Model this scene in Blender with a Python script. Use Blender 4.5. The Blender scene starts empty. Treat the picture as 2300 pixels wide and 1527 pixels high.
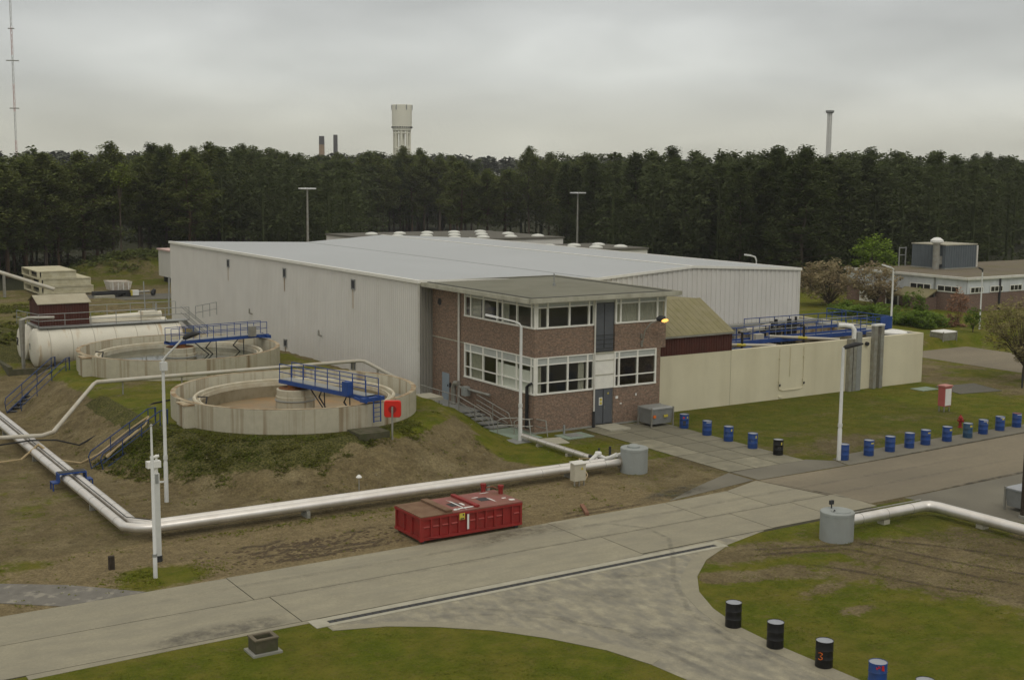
import bpy, bmesh, math, random
import numpy as np
from mathutils import Vector, Matrix, noise as mnoise
random.seed(7); np.random.seed(7)
S = bpy.context.scene; COL = S.collection
R = math.radians
# ------------------------------------------------------------ camera
H = 16.0; PITCH, ROLL, YAW = 0.13107, 0.00825, 0.57085
f = Vector((math.sin(YAW)*math.cos(PITCH), math.cos(YAW)*math.cos(PITCH), -math.sin(PITCH)))
r = Vector((math.cos(YAW), -math.sin(YAW), 0)); u = r.cross(f)
r2 = r*math.cos(ROLL)+u*math.sin(ROLL); u2 = u*math.cos(ROLL)-r*math.sin(ROLL)
cd = bpy.data.cameras.new('camera'); cam = bpy.data.objects.new('camera', cd); COL.objects.link(cam)
m = Matrix((r2, u2, -f)).transposed().to_4x4(); m.translation = (0, 0, H); cam.matrix_world = m
cd.sensor_width = 36; cd.lens = 36*2860.6/2300; cd.clip_start = 0.5; cd.clip_end = 6000
S.camera = cam
# ------------------------------------------------------------ world: overcast sky
w = bpy.data.worlds.new('World'); S.world = w; w.use_nodes = True
nt = w.node_tree; N = nt.nodes; Lk = nt.links; N.clear()
def nd(t, **k):
    n = N.new(t)
    for a, b in k.items(): setattr(n, a, b)
    return n
out = nd('ShaderNodeOutputWorld'); bg = nd('ShaderNodeBackground'); bg.inputs[1].default_value = 1.0
tc = nd('ShaderNodeTexCoord'); sep = nd('ShaderNodeSeparateXYZ'); Lk.new(tc.outputs['Generated'], sep.inputs[0])
ramp = nd('ShaderNodeValToRGB'); el = ramp.color_ramp.elements
el[0].position = 0.0; el[0].color = (.61, .60, .51, 1)
el[1].position = 1.0; el[1].color = (.99, .925, .80, 1)
for p, c in ((.03, (.61, .605, .525)), (.07, (.57, .58, .545)), (.12, (.54, .55, .53)), (.2, (.53, .535, .525)), (.34, (.52, .515, .485)), (.62, (.78, .75, .68))):
    e = el.new(p); e.color = (*c, 1)
Lk.new(sep.outputs['Z'], ramp.inputs[0])
mp = nd('ShaderNodeMapping'); mp.inputs['Scale'].default_value = (1.0, 1.0, 3.4); mp.inputs['Location'].default_value = (.75, .4, .2)
Lk.new(tc.outputs['Generated'], mp.inputs[0])
n1 = nd('ShaderNodeTexNoise'); n1.inputs['Scale'].default_value = 3.1; n1.inputs['Detail'].default_value = 3.5; n1.inputs['Roughness'].default_value = .42; n1.inputs['Distortion'].default_value = .25
Lk.new(mp.outputs[0], n1.inputs['Vector'])
mr = nd('ShaderNodeMapRange'); mr.inputs[1].default_value = .3; mr.inputs[2].default_value = .7; mr.inputs[3].default_value = .68; mr.inputs[4].default_value = 1.22
Lk.new(n1.outputs[0], mr.inputs[0])
n2 = nd('ShaderNodeTexNoise'); n2.inputs['Scale'].default_value = 9; n2.inputs['Detail'].default_value = 4; n2.inputs['Roughness'].default_value = .5; n2.inputs['Distortion'].default_value = .4; Lk.new(mp.outputs[0], n2.inputs['Vector'])
mr2 = nd('ShaderNodeMapRange'); mr2.inputs[1].default_value = .3; mr2.inputs[2].default_value = .7; mr2.inputs[3].default_value = .94; mr2.inputs[4].default_value = 1.06; Lk.new(n2.outputs[0], mr2.inputs[0])
mm_ = nd('ShaderNodeMath', operation='MULTIPLY'); Lk.new(mr.outputs[0], mm_.inputs[0]); Lk.new(mr2.outputs[0], mm_.inputs[1])
mul = nd('ShaderNodeVectorMath', operation='SCALE'); Lk.new(ramp.outputs[0], mul.inputs[0]); Lk.new(mm_.outputs[0], mul.inputs['Scale'])
sky = nd('ShaderNodeTexSky', sky_type='NISHITA'); sky.sun_disc = False; sky.sun_elevation = R(50); sky.sun_rotation = R(200)
ms = nd('ShaderNodeVectorMath', operation='SCALE'); ms.inputs['Scale'].default_value = .006; Lk.new(sky.outputs[0], ms.inputs[0])
ad = nd('ShaderNodeVectorMath', operation='ADD'); Lk.new(mul.outputs[0], ad.inputs[0]); Lk.new(ms.outputs[0], ad.inputs[1])
Lk.new(ad.outputs[0], bg.inputs[0]); Lk.new(bg.outputs[0], out.inputs[0])
sd = bpy.data.lights.new('sun', 'SUN'); sd.energy = 0.5; sd.angle = R(18); sd.color = (1, .96, .88)
so = bpy.data.objects.new('sun', sd); COL.objects.link(so)
saz = R(200); sdir = Vector((math.sin(saz)*math.cos(R(50)), math.cos(saz)*math.cos(R(50)), math.sin(R(50))))
so.rotation_euler = sdir.to_track_quat('Z', 'Y').to_euler()
S.view_settings.view_transform = 'Standard'; S.view_settings.look = 'None'; S.view_settings.exposure = 0.0
# ------------------------------------------------------------ materials
def mat(name, col, rough=.85, var=.12, scale=2.0, dirt=None, damt=.5, dscale=.6, dstretch=(1, 1, 1), bump=0, bscale=12, metal=0, spec=.3, coord='Object', fine=0, emis=None, dthr=.5, dsoft=.15, island=0):
    m = bpy.data.materials.new(name); m.use_nodes = True; t = m.node_tree; n = t.nodes; l = t.links
    b = n['Principled BSDF']; b.inputs['Roughness'].default_value = rough; b.inputs['Metallic'].default_value = metal; b.inputs['Specular IOR Level'].default_value = spec
    tc = n.new('ShaderNodeTexCoord'); co = tc.outputs[coord]
    def nz(s, det=5, vec=None, ro=.55):
        x = n.new('ShaderNodeTexNoise'); x.inputs['Scale'].default_value = s; x.inputs['Detail'].default_value = det; x.inputs['Roughness'].default_value = ro
        l.new(vec or co, x.inputs['Vector']); return x.outputs[0]
    def rng(v, a, bb, c, d):
        x = n.new('ShaderNodeMapRange'); l.new(v, x.inputs[0])
        for i, q in enumerate((a, bb, c, d)): x.inputs[i+1].default_value = q
        return x.outputs[0]
    f1 = rng(nz(scale), .3, .7, 1-var, 1+var)
    if fine:
        f2 = rng(nz(scale*14, 3), .25, .75, 1-fine, 1+fine)
        mm = n.new('ShaderNodeMath'); mm.operation = 'MULTIPLY'; l.new(f1, mm.inputs[0]); l.new(f2, mm.inputs[1]); f1 = mm.outputs[0]
    if island:
        g = n.new('ShaderNodeNewGeometry'); f3 = rng(g.outputs['Random Per Island'], 0, 1, 1-island, 1+island)
        mm = n.new('ShaderNodeMath'); mm.operation = 'MULTIPLY'; l.new(f1, mm.inputs[0]); l.new(f3, mm.inputs[1]); f1 = mm.outputs[0]
    sc = n.new('ShaderNodeVectorMath'); sc.operation = 'SCALE'; sc.inputs[0].default_value = col[:3]; l.new(f1, sc.inputs['Scale'])
    c = sc.outputs[0]
    if dirt:
        mp = n.new('ShaderNodeMapping'); mp.inputs['Scale'].default_value = dstretch; l.new(co, mp.inputs[0])
        k = rng(nz(dscale, 6, mp.outputs[0], .6), dthr-dsoft, dthr+dsoft, 0, damt)
        mx = n.new('ShaderNodeMix'); mx.data_type = 'RGBA'; l.new(k, mx.inputs['Factor']); l.new(c, mx.inputs['A']); mx.inputs['B'].default_value = (*dirt, 1); c = mx.outputs['Result']
    l.new(c, b.inputs['Base Color'])
    if bump:
        bp = n.new('ShaderNodeBump'); bp.inputs['Strength'].default_value = bump; bp.inputs['Distance'].default_value = .05
        l.new(nz(bscale, 4), bp.inputs['Height']); l.new(bp.outputs[0], b.inputs['Normal'])
    if emis:
        b.inputs['Emission Color'].default_value = (*emis[:3], 1); b.inputs['Emission Strength'].default_value = emis[3]
    return m
RUST = (.16, .065, .02)
M = {}
M['cladding'] = mat('cladding', (.655, .64, .605), .6, .035, .5, dirt=(.36, .3, .22), damt=.12, dscale=.8, dstretch=(1, 1, .06), dthr=.62)
M['cladding_dark'] = mat('cladding_dark', (.3, .29, .26), .6, .05, .8, dirt=(.2, .18, .14), damt=.4, dscale=.8, dstretch=(1, 1, .06))
M['roof_sheet'] = mat('roof_sheet', (.415, .435, .445), .45, .03, .15, dirt=(.36, .38, .38), damt=.45, dscale=.13, dstretch=(1, .35, 1), spec=.45)
M['roof_seam'] = mat('roof_seam', (.3, .31, .31), .6, .1)
M['trim_white'] = mat('trim_white', (.66, .65, .6), .5, .06, 3, dirt=(.3, .26, .18), damt=.4, dscale=1.5, dthr=.6)
M['frame_white'] = mat('frame_white', (.8, .79, .73), .45, .05, 3)
M['roof_felt'] = mat('roof_felt', (.20, .197, .155), .95, .07, .5, dirt=(.13, .13, .09), damt=.5, dscale=.35, bump=.2, fine=.06)
M['roof_edge'] = mat('roof_edge', (.12, .12, .10), .9, .1)
M['fascia'] = mat('fascia', (.46, .45, .37), .8, .06, 2, dirt=(.2, .19, .13), damt=.6, dscale=1.2, dstretch=(1, 1, .3), dthr=.55)
M['cream'] = mat('cream', (.66, .615, .455), .8, .035, .7, dirt=(.4, .35, .22), damt=.3, dscale=.6, dstretch=(1, 1, .12), dthr=.6)
M['maroon'] = mat('maroon', (.085, .026, .018), .75, .12, 1.5, dirt=(.04, .018, .014), damt=.5, dscale=1.2, dstretch=(1, 1, .2))
M['olive_roof'] = mat('olive_roof', (.215, .195, .10), .95, .08, 1.2, dirt=(.3, .27, .18), damt=.5, dscale=1.0, bump=.2, fine=.05)
M['tan_roof'] = mat('tan_roof', (.42, .39, .29), .8, .06, 1.2, dirt=(.28, .24, .16), damt=.5, dscale=.9)
M['door_grey'] = mat('door_grey', (.105, .113, .125), .55, .05, 2)
M['door_blue'] = mat('door_blue', (.26, .31, .36), .55, .05, 2)
M['metal_grey'] = mat('metal_grey', (.30, .31, .30), .5, .08, 4, metal=.3)
M['galv'] = mat('galv', (.36, .36, .33), .45, .1, 5, metal=.5, dirt=(.2, .16, .1), damt=.4, dscale=2)
M['pole_white'] = mat('pole_white', (.62, .63, .61), .45, .05, 3)
M['dark_metal'] = mat('dark_metal', (.035, .036, .038), .6, .1, 4)
M['blue_steel'] = mat('blue_steel', (.02, .065, .25), .5, .12, 4, dirt=(.05, .04, .04), damt=.35, dscale=2, dthr=.62)
M['blue_dark'] = mat('blue_dark', (.025, .05, .14), .6, .15, 4)
M['pipe_steel'] = mat('pipe_steel', (.74, .72, .69), .4, .05, 2.5, metal=.72, dirt=(.5, .45, .38), damt=.3, dscale=1.0, bump=.05, bscale=2)
M['pipe_ring'] = mat('pipe_ring', (.34, .33, .31), .5, .1, 3, metal=.5)
M['pipe_white'] = mat('pipe_white', (.52, .50, .43), .55, .06, 3, dirt=(.36, .28, .17), damt=.5, dscale=1.5, dthr=.55)
M['concrete_tank'] = mat('concrete_tank', (.46, .43, .33), .9, .07, 2.5, dirt=(.19, .12, .05), damt=.85, dscale=1.6, dstretch=(1, 1, .03), dthr=.585, dsoft=.09, bump=.15, fine=.05)
M['concrete_lip'] = mat('concrete_lip', (.42, .36, .25), .9, .1, 2.5, dirt=(.2, .11, .04), damt=.8, dscale=1.3, dthr=.52, dsoft=.1)
M['concrete_block'] = mat('concrete_block', (.3, .3, .27), .9, .1, 2.5, dirt=(.2, .2, .16), damt=.5, dscale=1.3, bump=.2)
M['well_paint'] = mat('well_paint', (.31, .335, .325), .75, .06, 2, dirt=(.23, .235, .215), damt=.6, dscale=.9, dstretch=(1, 1, .4), dthr=.55)
M['mossy_stone'] = mat('mossy_stone', (.10, .088, .06), .95, .2, 3, dirt=(.05, .06, .02), damt=.7, dscale=2, bump=.4)
M['launder_white'] = mat('launder_white', (.6, .57, .46), .7, .06, 2, dirt=(.36, .28, .16), damt=.5, dscale=1.5)
M['sludge'] = mat('sludge', (.26, .20, .12), .55, .12, .5, dirt=(.36, .20, .075), damt=.7, dscale=.35, dthr=.55, dsoft=.12)
M['pane_dark'] = mat('pane_dark', (.025, .025, .025), .15, .1, 2, spec=.5)
M['water'] = mat('water', (.045, .05, .028), .08, .1, .6, spec=.6, bump=.01, bscale=3)
M['rust_top'] = mat('rust_top', RUST, .9, .3, 5)
M['tank_white'] = mat('tank_white', (.70, .67, .57), .5, .04, 1, dirt=(.42, .26, .09), damt=.8, dscale=1.3, dstretch=(1.6, .25, .25), dthr=.66, dsoft=.08)
M['red_steel'] = mat('red_steel', (.285, .024, .021), .55, .1, 3, dirt=(.13, .03, .02), damt=.5, dscale=1.8, dthr=.56)
M['red_lid'] = mat('red_lid', (.27, .10, .09), .7, .14, 2, dirt=(.19, .10, .06), damt=.8, dscale=.9, dthr=.5)
M['rust_lid'] = mat('rust_lid', (.2, .125, .075), .85, .12, 2, dirt=(.12, .055, .03), damt=.6, dscale=1.5)
M['buoy_red'] = mat('buoy_red', (.62, .025, .015), .4, .05, 3)
M['white_paint'] = mat('white_paint', (.75, .75, .72), .5, .05, 4)
M['yellow'] = mat('yellow', (.55, .46, .07), .5, .05, 4)
M['orange'] = mat('orange', (.7, .16, .02), .6, .05, 4)
M['drum_blue'] = mat('drum_blue', (.018, .065, .26), .4, .1, 4, dirt=(.04, .06, .12), damt=.5, dscale=3)
M['drum_bluegreen'] = mat('drum_bluegreen', (.03, .085, .17), .45, .15, 4, dirt=(.06, .08, .07), damt=.5, dscale=3)
M['drum_black'] = mat('drum_black', (.012, .012, .013), .4, .1, 4)
M['lid_grey'] = mat('lid_grey', (.36, .38, .41), .35, .06, 4, metal=.3, dirt=(.25, .26, .28), damt=.4, dscale=3)
M['lid_rust'] = mat('lid_rust', (.22, .09, .05), .8, .2, 4)
M['bin_grey'] = mat('bin_grey', (.26, .27, .27), .5, .08, 3, metal=.2, dirt=(.2, .2, .18), damt=.4, dscale=2)
M['pale_green'] = mat('pale_green', (.26, .33, .27), .8, .08, 3, dirt=(.18, .2, .15), damt=.5, dscale=2)
M['slab_pale'] = mat('slab_pale', (.42, .40, .32), .9, .08, 3, dirt=(.28, .27, .2), damt=.5, dscale=2)
M['curtain'] = mat('curtain', (.4, .39, .33), .9, .1, 3)
M['blind'] = mat('blind', (.88, .88, .84), .8, .03, 3)
M['interior'] = mat('interior', (.22, .21, .18), .9, .1, 1)
M['opaque_panel'] = mat('opaque_panel', (.42, .44, .42), .4, .08, 3)
M['wood'] = mat('wood', (.22, .11, .07), .9, .2, 5)
M['wood_dark'] = mat('wood_dark', (.045, .035, .025), .95, .2, 5)
M['hose'] = mat('hose', (.45, .35, .2), .7, .1, 5)
M['cable'] = mat('cable', (.02, .02, .02), .7, .1, 5)
M['lamp_glow'] = mat('lamp_glow', (.8, .5, .1), .4, .0, 5, emis=(1, .50, .12, 1.5))
M['lamp_lens'] = mat('lamp_lens', (.75, .76, .76), .3, .02, 5)
M['plank_white'] = mat('plank_white', (.62, .65, .68), .6, .05, 1.5, dirt=(.42, .44, .44), damt=.4, dscale=1, dstretch=(1, 1, .2))
M['slate_clad'] = mat('slate_clad', (.105, .125, .14), .6, .07, 1.5)
M['gravel_roof'] = mat('gravel_roof', (.16, .135, .10), .95, .12, .6, dirt=(.14, .135, .04), damt=.55, dscale=.25, dthr=.58, bump=.3, fine=.1)
M['dome'] = mat('dome', (.62, .63, .58), .35, .05, 2)
M['container_cream'] = mat('container_cream', (.60, .57, .42), .7, .07, 1, dirt=(.36, .32, .18), damt=.6, dscale=1.1)
M['tower_cream'] = mat('tower_cream', (.80, .785, .66), .85, .04, .1)
M['brick_red'] = mat('brick_red', (.3, .12, .07), .9, .1, 1)
M['chimney_tan'] = mat('chimney_tan', (.34, .24, .16), .9, .1, .2)
M['chimney_dark'] = mat('chimney_dark', (.10, .095, .10), .9, .1, .2)
M['mast_red'] = mat('mast_red', (.62, .45, .42), .7, .05, 1)
M['bark'] = mat('bark', (.10, .08, .058), .95, .25, 1.2)
M['bark_orange'] = mat('bark_orange', (.125, .082, .05), .95, .25, 1.2)
M['pinktile'] = mat('pinktile', (.3, .19, .15), .9, .15, 1.5)
def leafmat(name, col, var=.35, bright=None, scale=.5):
    m = mat(name, col, .95, var, scale, dirt=bright, damt=.6 if bright else 0, dscale=.35, island=.25, spec=.0)
    t = m.node_tree; n = t.nodes; l = t.links; b = n['Principled BSDF']; o = n['Material Output']; tr = n.new('ShaderNodeBsdfTranslucent'); mx = n.new('ShaderNodeMixShader'); mx.inputs[0].default_value = .38
    l.new(b.inputs['Base Color'].links[0].from_socket, tr.inputs[0]); l.new(b.outputs[0], mx.inputs[1]); l.new(tr.outputs[0], mx.inputs[2]); l.new(mx.outputs[0], o.inputs[0])
    return m
M['needles'] = leafmat('needles', (.125, .155, .05), .3, (.18, .195, .06))
M['needles_dark'] = leafmat('needles_dark', (.078, .10, .04), .3, (.11, .13, .045))
M['needles_far'] = leafmat('needles_far', (.085, .105, .046), .25, (.11, .13, .055))
M['leaf_spring'] = leafmat('leaf_spring', (.19, .28, .04), .3, (.24, .33, .06))
M['leaf_yellowish'] = leafmat('leaf_yellowish', (.15, .19, .035), .3, (.19, .23, .045))
M['leaf_hedge'] = leafmat('leaf_hedge', (.13, .21, .035), .35, (.2, .26, .06))
M['leaf_brown'] = leafmat('leaf_brown', (.38, .31, .20), .3, (.27, .25, .12))
M['leaf_olive'] = leafmat('leaf_olive', (.29, .25, .125), .35, (.23, .23, .08))
M['leaf_redbrown'] = leafmat('leaf_redbrown', (.34, .2, .13), .3)
M['heath'] = leafmat('heath', (.10, .125, .022), .4, (.18, .16, .05))
M['grass_blade'] = leafmat('grass_blade', (.14, .17, .018), .3, (.22, .20, .05))
def glass():
    m = bpy.data.materials.new('window_glass'); m.use_nodes = True; t = m.node_tree; n = t.nodes; l = t.links; n.clear()
    o = n.new('ShaderNodeOutputMaterial'); mx = n.new('ShaderNodeMixShader'); tr = n.new('ShaderNodeBsdfTransparent'); gl = n.new('ShaderNodeBsdfGlossy')
    fr = n.new('ShaderNodeLayerWeight'); pw = n.new('ShaderNodeMath'); pw.operation = 'POWER'; pw.inputs[1].default_value = 3; l.new(fr.outputs['Facing'], pw.inputs[0]); ma = n.new('ShaderNodeMath'); ma.operation = 'MULTIPLY_ADD'; ma.inputs[1].default_value = .7; ma.inputs[2].default_value = .05
    tr.inputs[0].default_value = (.85, .87, .84, 1); gl.inputs['Roughness'].default_value = .03; gl.inputs[0].default_value = (.8, .8, .8, 1)
    l.new(pw.outputs[0], ma.inputs[0]); l.new(ma.outputs[0], mx.inputs[0]); l.new(tr.outputs[0], mx.inputs[1]); l.new(gl.outputs[0], mx.inputs[2]); l.new(mx.outputs[0], o.inputs[0])
    return m
M['glass'] = glass()
def brick(name, c1, c2, mort):
    m = bpy.data.materials.new(name); m.use_nodes = True; t = m.node_tree; n = t.nodes; l = t.links
    b = n['Principled BSDF']; b.inputs['Roughness'].default_value = .9
    tc = n.new('ShaderNodeTexCoord'); sp = n.new('ShaderNodeSeparateXYZ'); l.new(tc.outputs['Object'], sp.inputs[0])
    ad = n.new('ShaderNodeMath'); l.new(sp.outputs[0], ad.inputs[0]); l.new(sp.outputs[1], ad.inputs[1])
    cb = n.new('ShaderNodeCombineXYZ'); l.new(ad.outputs[0], cb.inputs[0]); l.new(sp.outputs[2], cb.inputs[1])
    bt = n.new('ShaderNodeTexBrick'); l.new(cb.outputs[0], bt.inputs[0]); bt.inputs['Scale'].default_value = 1.0
    bt.inputs['Brick Width'].default_value = .22; bt.inputs['Row Height'].default_value = .085; bt.inputs['Mortar Size'].default_value = .008
    bt.inputs[1].default_value = (*c1, 1); bt.inputs[2].default_value = (*c2, 1); bt.inputs[3].default_value = (*mort, 1)
    nz = n.new('ShaderNodeTexNoise'); nz.inputs['Scale'].default_value = 7; nz.inputs['Detail'].default_value = 6; nz.inputs['Roughness'].default_value = .75; l.new(cb.outputs[0], nz.inputs['Vector'])
    mr = n.new('ShaderNodeMapRange'); l.new(nz.outputs[0], mr.inputs[0]); mr.inputs[1].default_value = .3; mr.inputs[2].default_value = .7; mr.inputs[3].default_value = .5; mr.inputs[4].default_value = 1.5
    sc = n.new('ShaderNodeVectorMath'); sc.operation = 'SCALE'; l.new(bt.outputs[0], sc.inputs[0]); l.new(mr.outputs[0], sc.inputs['Scale'])
    l.new(sc.outputs[0], b.inputs['Base Color'])
    bp = n.new('ShaderNodeBump'); bp.inputs['Strength'].default_value = .3; bp.inputs['Distance'].default_value = .02; l.new(bt.outputs['Fac'], bp.inputs['Height']); bp.invert = True; l.new(bp.outputs[0], b.inputs['Normal'])
    return m
M['brick'] = brick('brick', (.275, .17, .115), (.17, .113, .083), (.24, .21, .165))
M['brick_far'] = brick('brick_far', (.20, .12, .09), (.16, .10, .08), (.2, .17, .14))
# ------------------------------------------------------------ mesh helpers
ORG = {}
class MB:
    def __init__(s): s.v = []; s.f = []
    def add(s, vs, fs):
        b = len(s.v); s.v += [tuple(q) for q in vs]; s.f += [tuple(b+i for i in q) for q in fs]; return s
    def box(s, x0, y0, z0, x1, y1, z1):
        x0, x1 = sorted((x0, x1)); y0, y1 = sorted((y0, y1)); z0, z1 = sorted((z0, z1))
        return s.add([(x0, y0, z0), (x1, y0, z0), (x1, y1, z0), (x0, y1, z0), (x0, y0, z1), (x1, y0, z1), (x1, y1, z1), (x0, y1, z1)],
                     [(0, 3, 2, 1), (4, 5, 6, 7), (0, 1, 5, 4), (1, 2, 6, 5), (2, 3, 7, 6), (3, 0, 4, 7)])
    def beam(s, a, b, w, h):                       # rectangular bar from a to b
        a = Vector(a); b = Vector(b); d = (b-a).normalized(); up = Vector((0, 0, 1))
        if abs(d.z) > .95: up = Vector((0, 1, 0))
        x = d.cross(up).normalized()*w/2; y = x.cross(d).normalized()*h/2
        c = [a-x-y, a+x-y, a+x+y, a-x+y, b-x-y, b+x-y, b+x+y, b-x+y]
        return s.add(c, [(0, 1, 2, 3), (7, 6, 5, 4), (0, 4, 5, 1), (1, 5, 6, 2), (2, 6, 7, 3), (3, 7, 4, 0)])
    def tube(s, pts, r, n=8, cap=True):            # r number or list
        pts = [Vector(p) for p in pts]; k = len(pts); rr = r if isinstance(r, (list, tuple)) else [r]*k
        rings = []; px = None
        for i, p in enumerate(pts):
            d = (pts[min(i+1, k-1)]-pts[max(i-1, 0)]).normalized()
            if px is None:
                up = Vector((0, 0, 1)) if abs(d.z) < .9 else Vector((1, 0, 0)); px = d.cross(up).normalized()
            px = (px-d*px.dot(d)).normalized(); py = d.cross(px)
            sc = 1.0
            if 0 < i < k-1:
                c = (pts[i]-pts[i-1]).normalized().dot(d); sc = 1/max(c, .5)
            rings.append([p+(px*math.cos(2*math.pi*j/n)+py*math.sin(2*math.pi*j/n))*rr[i]*(sc if i else 1) for j in range(n)])
        b = len(s.v)
        for q in rings: s.v += [tuple(z) for z in q]
        for i in range(k-1):
            for j in range(n):
                s.f.append((b+i*n+j, b+i*n+(j+1) % n, b+(i+1)*n+(j+1) % n, b+(i+1)*n+j))
        if cap: s.f.append(tuple(b+j for j in reversed(range(n)))); s.f.append(tuple(b+(k-1)*n+j for j in range(n)))
        return s
    def lathe(s, cx, cy, prof, n=32, a0=0, a1=2*math.pi):  # prof [(r,z)]
        full = abs(a1-a0-2*math.pi) < 1e-6; b = len(s.v); cnt = n if full else n+1
        for rr, z in prof:
            for j in range(cnt):
                t = a0+(a1-a0)*j/n; s.v.append((cx+rr*math.cos(t), cy+rr*math.sin(t), z))
        for i in range(len(prof)-1):
            for j in range(n):
                j2 = (j+1) % cnt if full else j+1
                s.f.append((b+i*cnt+j, b+i*cnt+j2, b+(i+1)*cnt+j2, b+(i+1)*cnt+j))
        return s
    def cyl(s, cx, cy, z0, z1, rr, n=24, r1=None):
        r1 = rr if r1 is None else r1
        return s.lathe(cx, cy, [(0.001, z0), (rr, z0), (r1, z1), (0.001, z1)], n)
    def prism(s, poly, z0, z1):
        n = len(poly); b = len(s.v)
        s.v += [(x, y, z0) for x, y in poly]+[(x, y, z1) for x, y in poly]
        s.f.append(tuple(b+i for i in reversed(range(n)))); s.f.append(tuple(b+n+i for i in range(n)))
        for i in range(n): s.f.append((b+i, b+(i+1) % n, b+n+(i+1) % n, b+n+i))
        return s
    def quad(s, *p): return s.add(p, [tuple(range(len(p)))])
    def build(s, name, m, parent=None, smooth=False):
        o3 = Vector(ORG.get(parent.name, (0, 0, 0))) if parent else Vector((0, 0, 0))
        if parent is None:
            a = np.array(s.v); o3 = Vector(((a[:, 0].min()+a[:, 0].max())/2, (a[:, 1].min()+a[:, 1].max())/2, a[:, 2].min()))
        me = bpy.data.meshes.new(name); me.from_pydata([(x-o3.x, y-o3.y, z-o3.z) for x, y, z in s.v], [], s.f); me.update()
        me.materials.append(M[m] if isinstance(m, str) else m)
        bm = bmesh.new(); bm.from_mesh(me); bmesh.ops.recalc_face_normals(bm, faces=bm.faces)
        if smooth:
            for q in bm.faces: q.smooth = len(q.verts) <= 4
            for e in bm.edges:
                if len(e.link_faces) == 2 and e.calc_face_angle(0) > R(38): e.smooth = False
        bm.to_mesh(me); bm.free()
        o = bpy.data.objects.new(name, me); COL.objects.link(o)
        if parent: o.parent = parent; ORG[o.name] = o3
        else: o.location = o3; ORG[o.name] = o3
        return o
def tag(o, label=None, cat=None, group=None, kind=None):
    if label: o['label'] = label
    if cat: o['category'] = cat
    if group: o['group'] = group
    if kind: o['kind'] = kind
    return o
def thing(name, label, cat, loc, group=None):
    o = bpy.data.objects.new(name, None); COL.objects.link(o); o.location = loc; o.empty_display_size = .3
    ORG[o.name] = Vector(loc); return tag(o, label, cat, group)
def dup(root, loc, label=None, group=None, rotz=None, scale=None):
    n = root.copy(); COL.objects.link(n); n.location = loc
    if rotz is not None: n.rotation_euler = (0, 0, rotz)
    if scale: n.scale = scale
    if label: n['label'] = label
    if group: n['group'] = group
    for ch in [c for c in bpy.data.objects if c.parent == root]:
        c = ch.copy(); COL.objects.link(c); c.parent = n
        for g in [q for q in bpy.data.objects if q.parent == ch]:
            d = g.copy(); COL.objects.link(d); d.parent = c
    return n
def structure(o, label=None): o['kind'] = 'structure'; (label and tag(o, label)); return o
# ------------------------------------------------------------ terrain
T1 = (29.4, 69.5); T2 = (29.2, 90.1); RIM = 3.25; TOP = 1.9; TR = 7.15
def sm(a, b, x): t = np.clip((x-a)/(b-a), 0, 1); return t*t*(3-2*t)
def lin(a, b, x): return np.clip((x-a)/(b-a), 0, 1)
def hgt(x, y):
    x = np.asarray(x, float); y = np.asarray(y, float)
    ty = np.clip(y, T1[1], T2[1]); d = np.hypot(x-29.4, y-ty)
    ang = np.arctan2(y-ty, x-29.4)
    w = 4.9-1.0*sm(.3, 1, -np.cos(ang))-.9*sm(.4, 1, np.cos(ang))
    t = np.clip(1-(d-8.55)/w, 0, 1); hm = TOP*(.75*t+.25*t*t*(3-2*t))
    wh = .8*sm(35.5, 38.5, x)*sm(76.5, 79, y)*(1-sm(108, 116, y))
    h = np.maximum(hm, wh)
    pit = sm(40.2, 40.9, x)*(1-sm(77, 78.5, y))
    h = h*(1-pit)
    for c_ in (T1, T2): h = np.where(np.hypot(x-c_[0], y-c_[1]) < 6.6, .9, h)
    # banks behind the horizontal tanks and soil heaps near the trees
    h = h+1.3*sm(108, 116, y)*(1-sm(135, 150, y))*(1-sm(28, 36, x))
    h = h+1.0*sm(135, 142, y)*(1-sm(150, 158, y))*(1-sm(40, 46, x))*sm(30, 36, x)
    for cx, cy, a, b, hh in ((59, 198, 5.5, 4.5, 2.9), (51.5, 197, 4.5, 4, 1.7), (66, 205, 6, 5, 2.4), (19.5, 112, 5, 8, 1.6)):
        h = h+hh*np.exp(-((x-cx)/a)**2-((y-cy)/b)**2)
    return h
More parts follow.
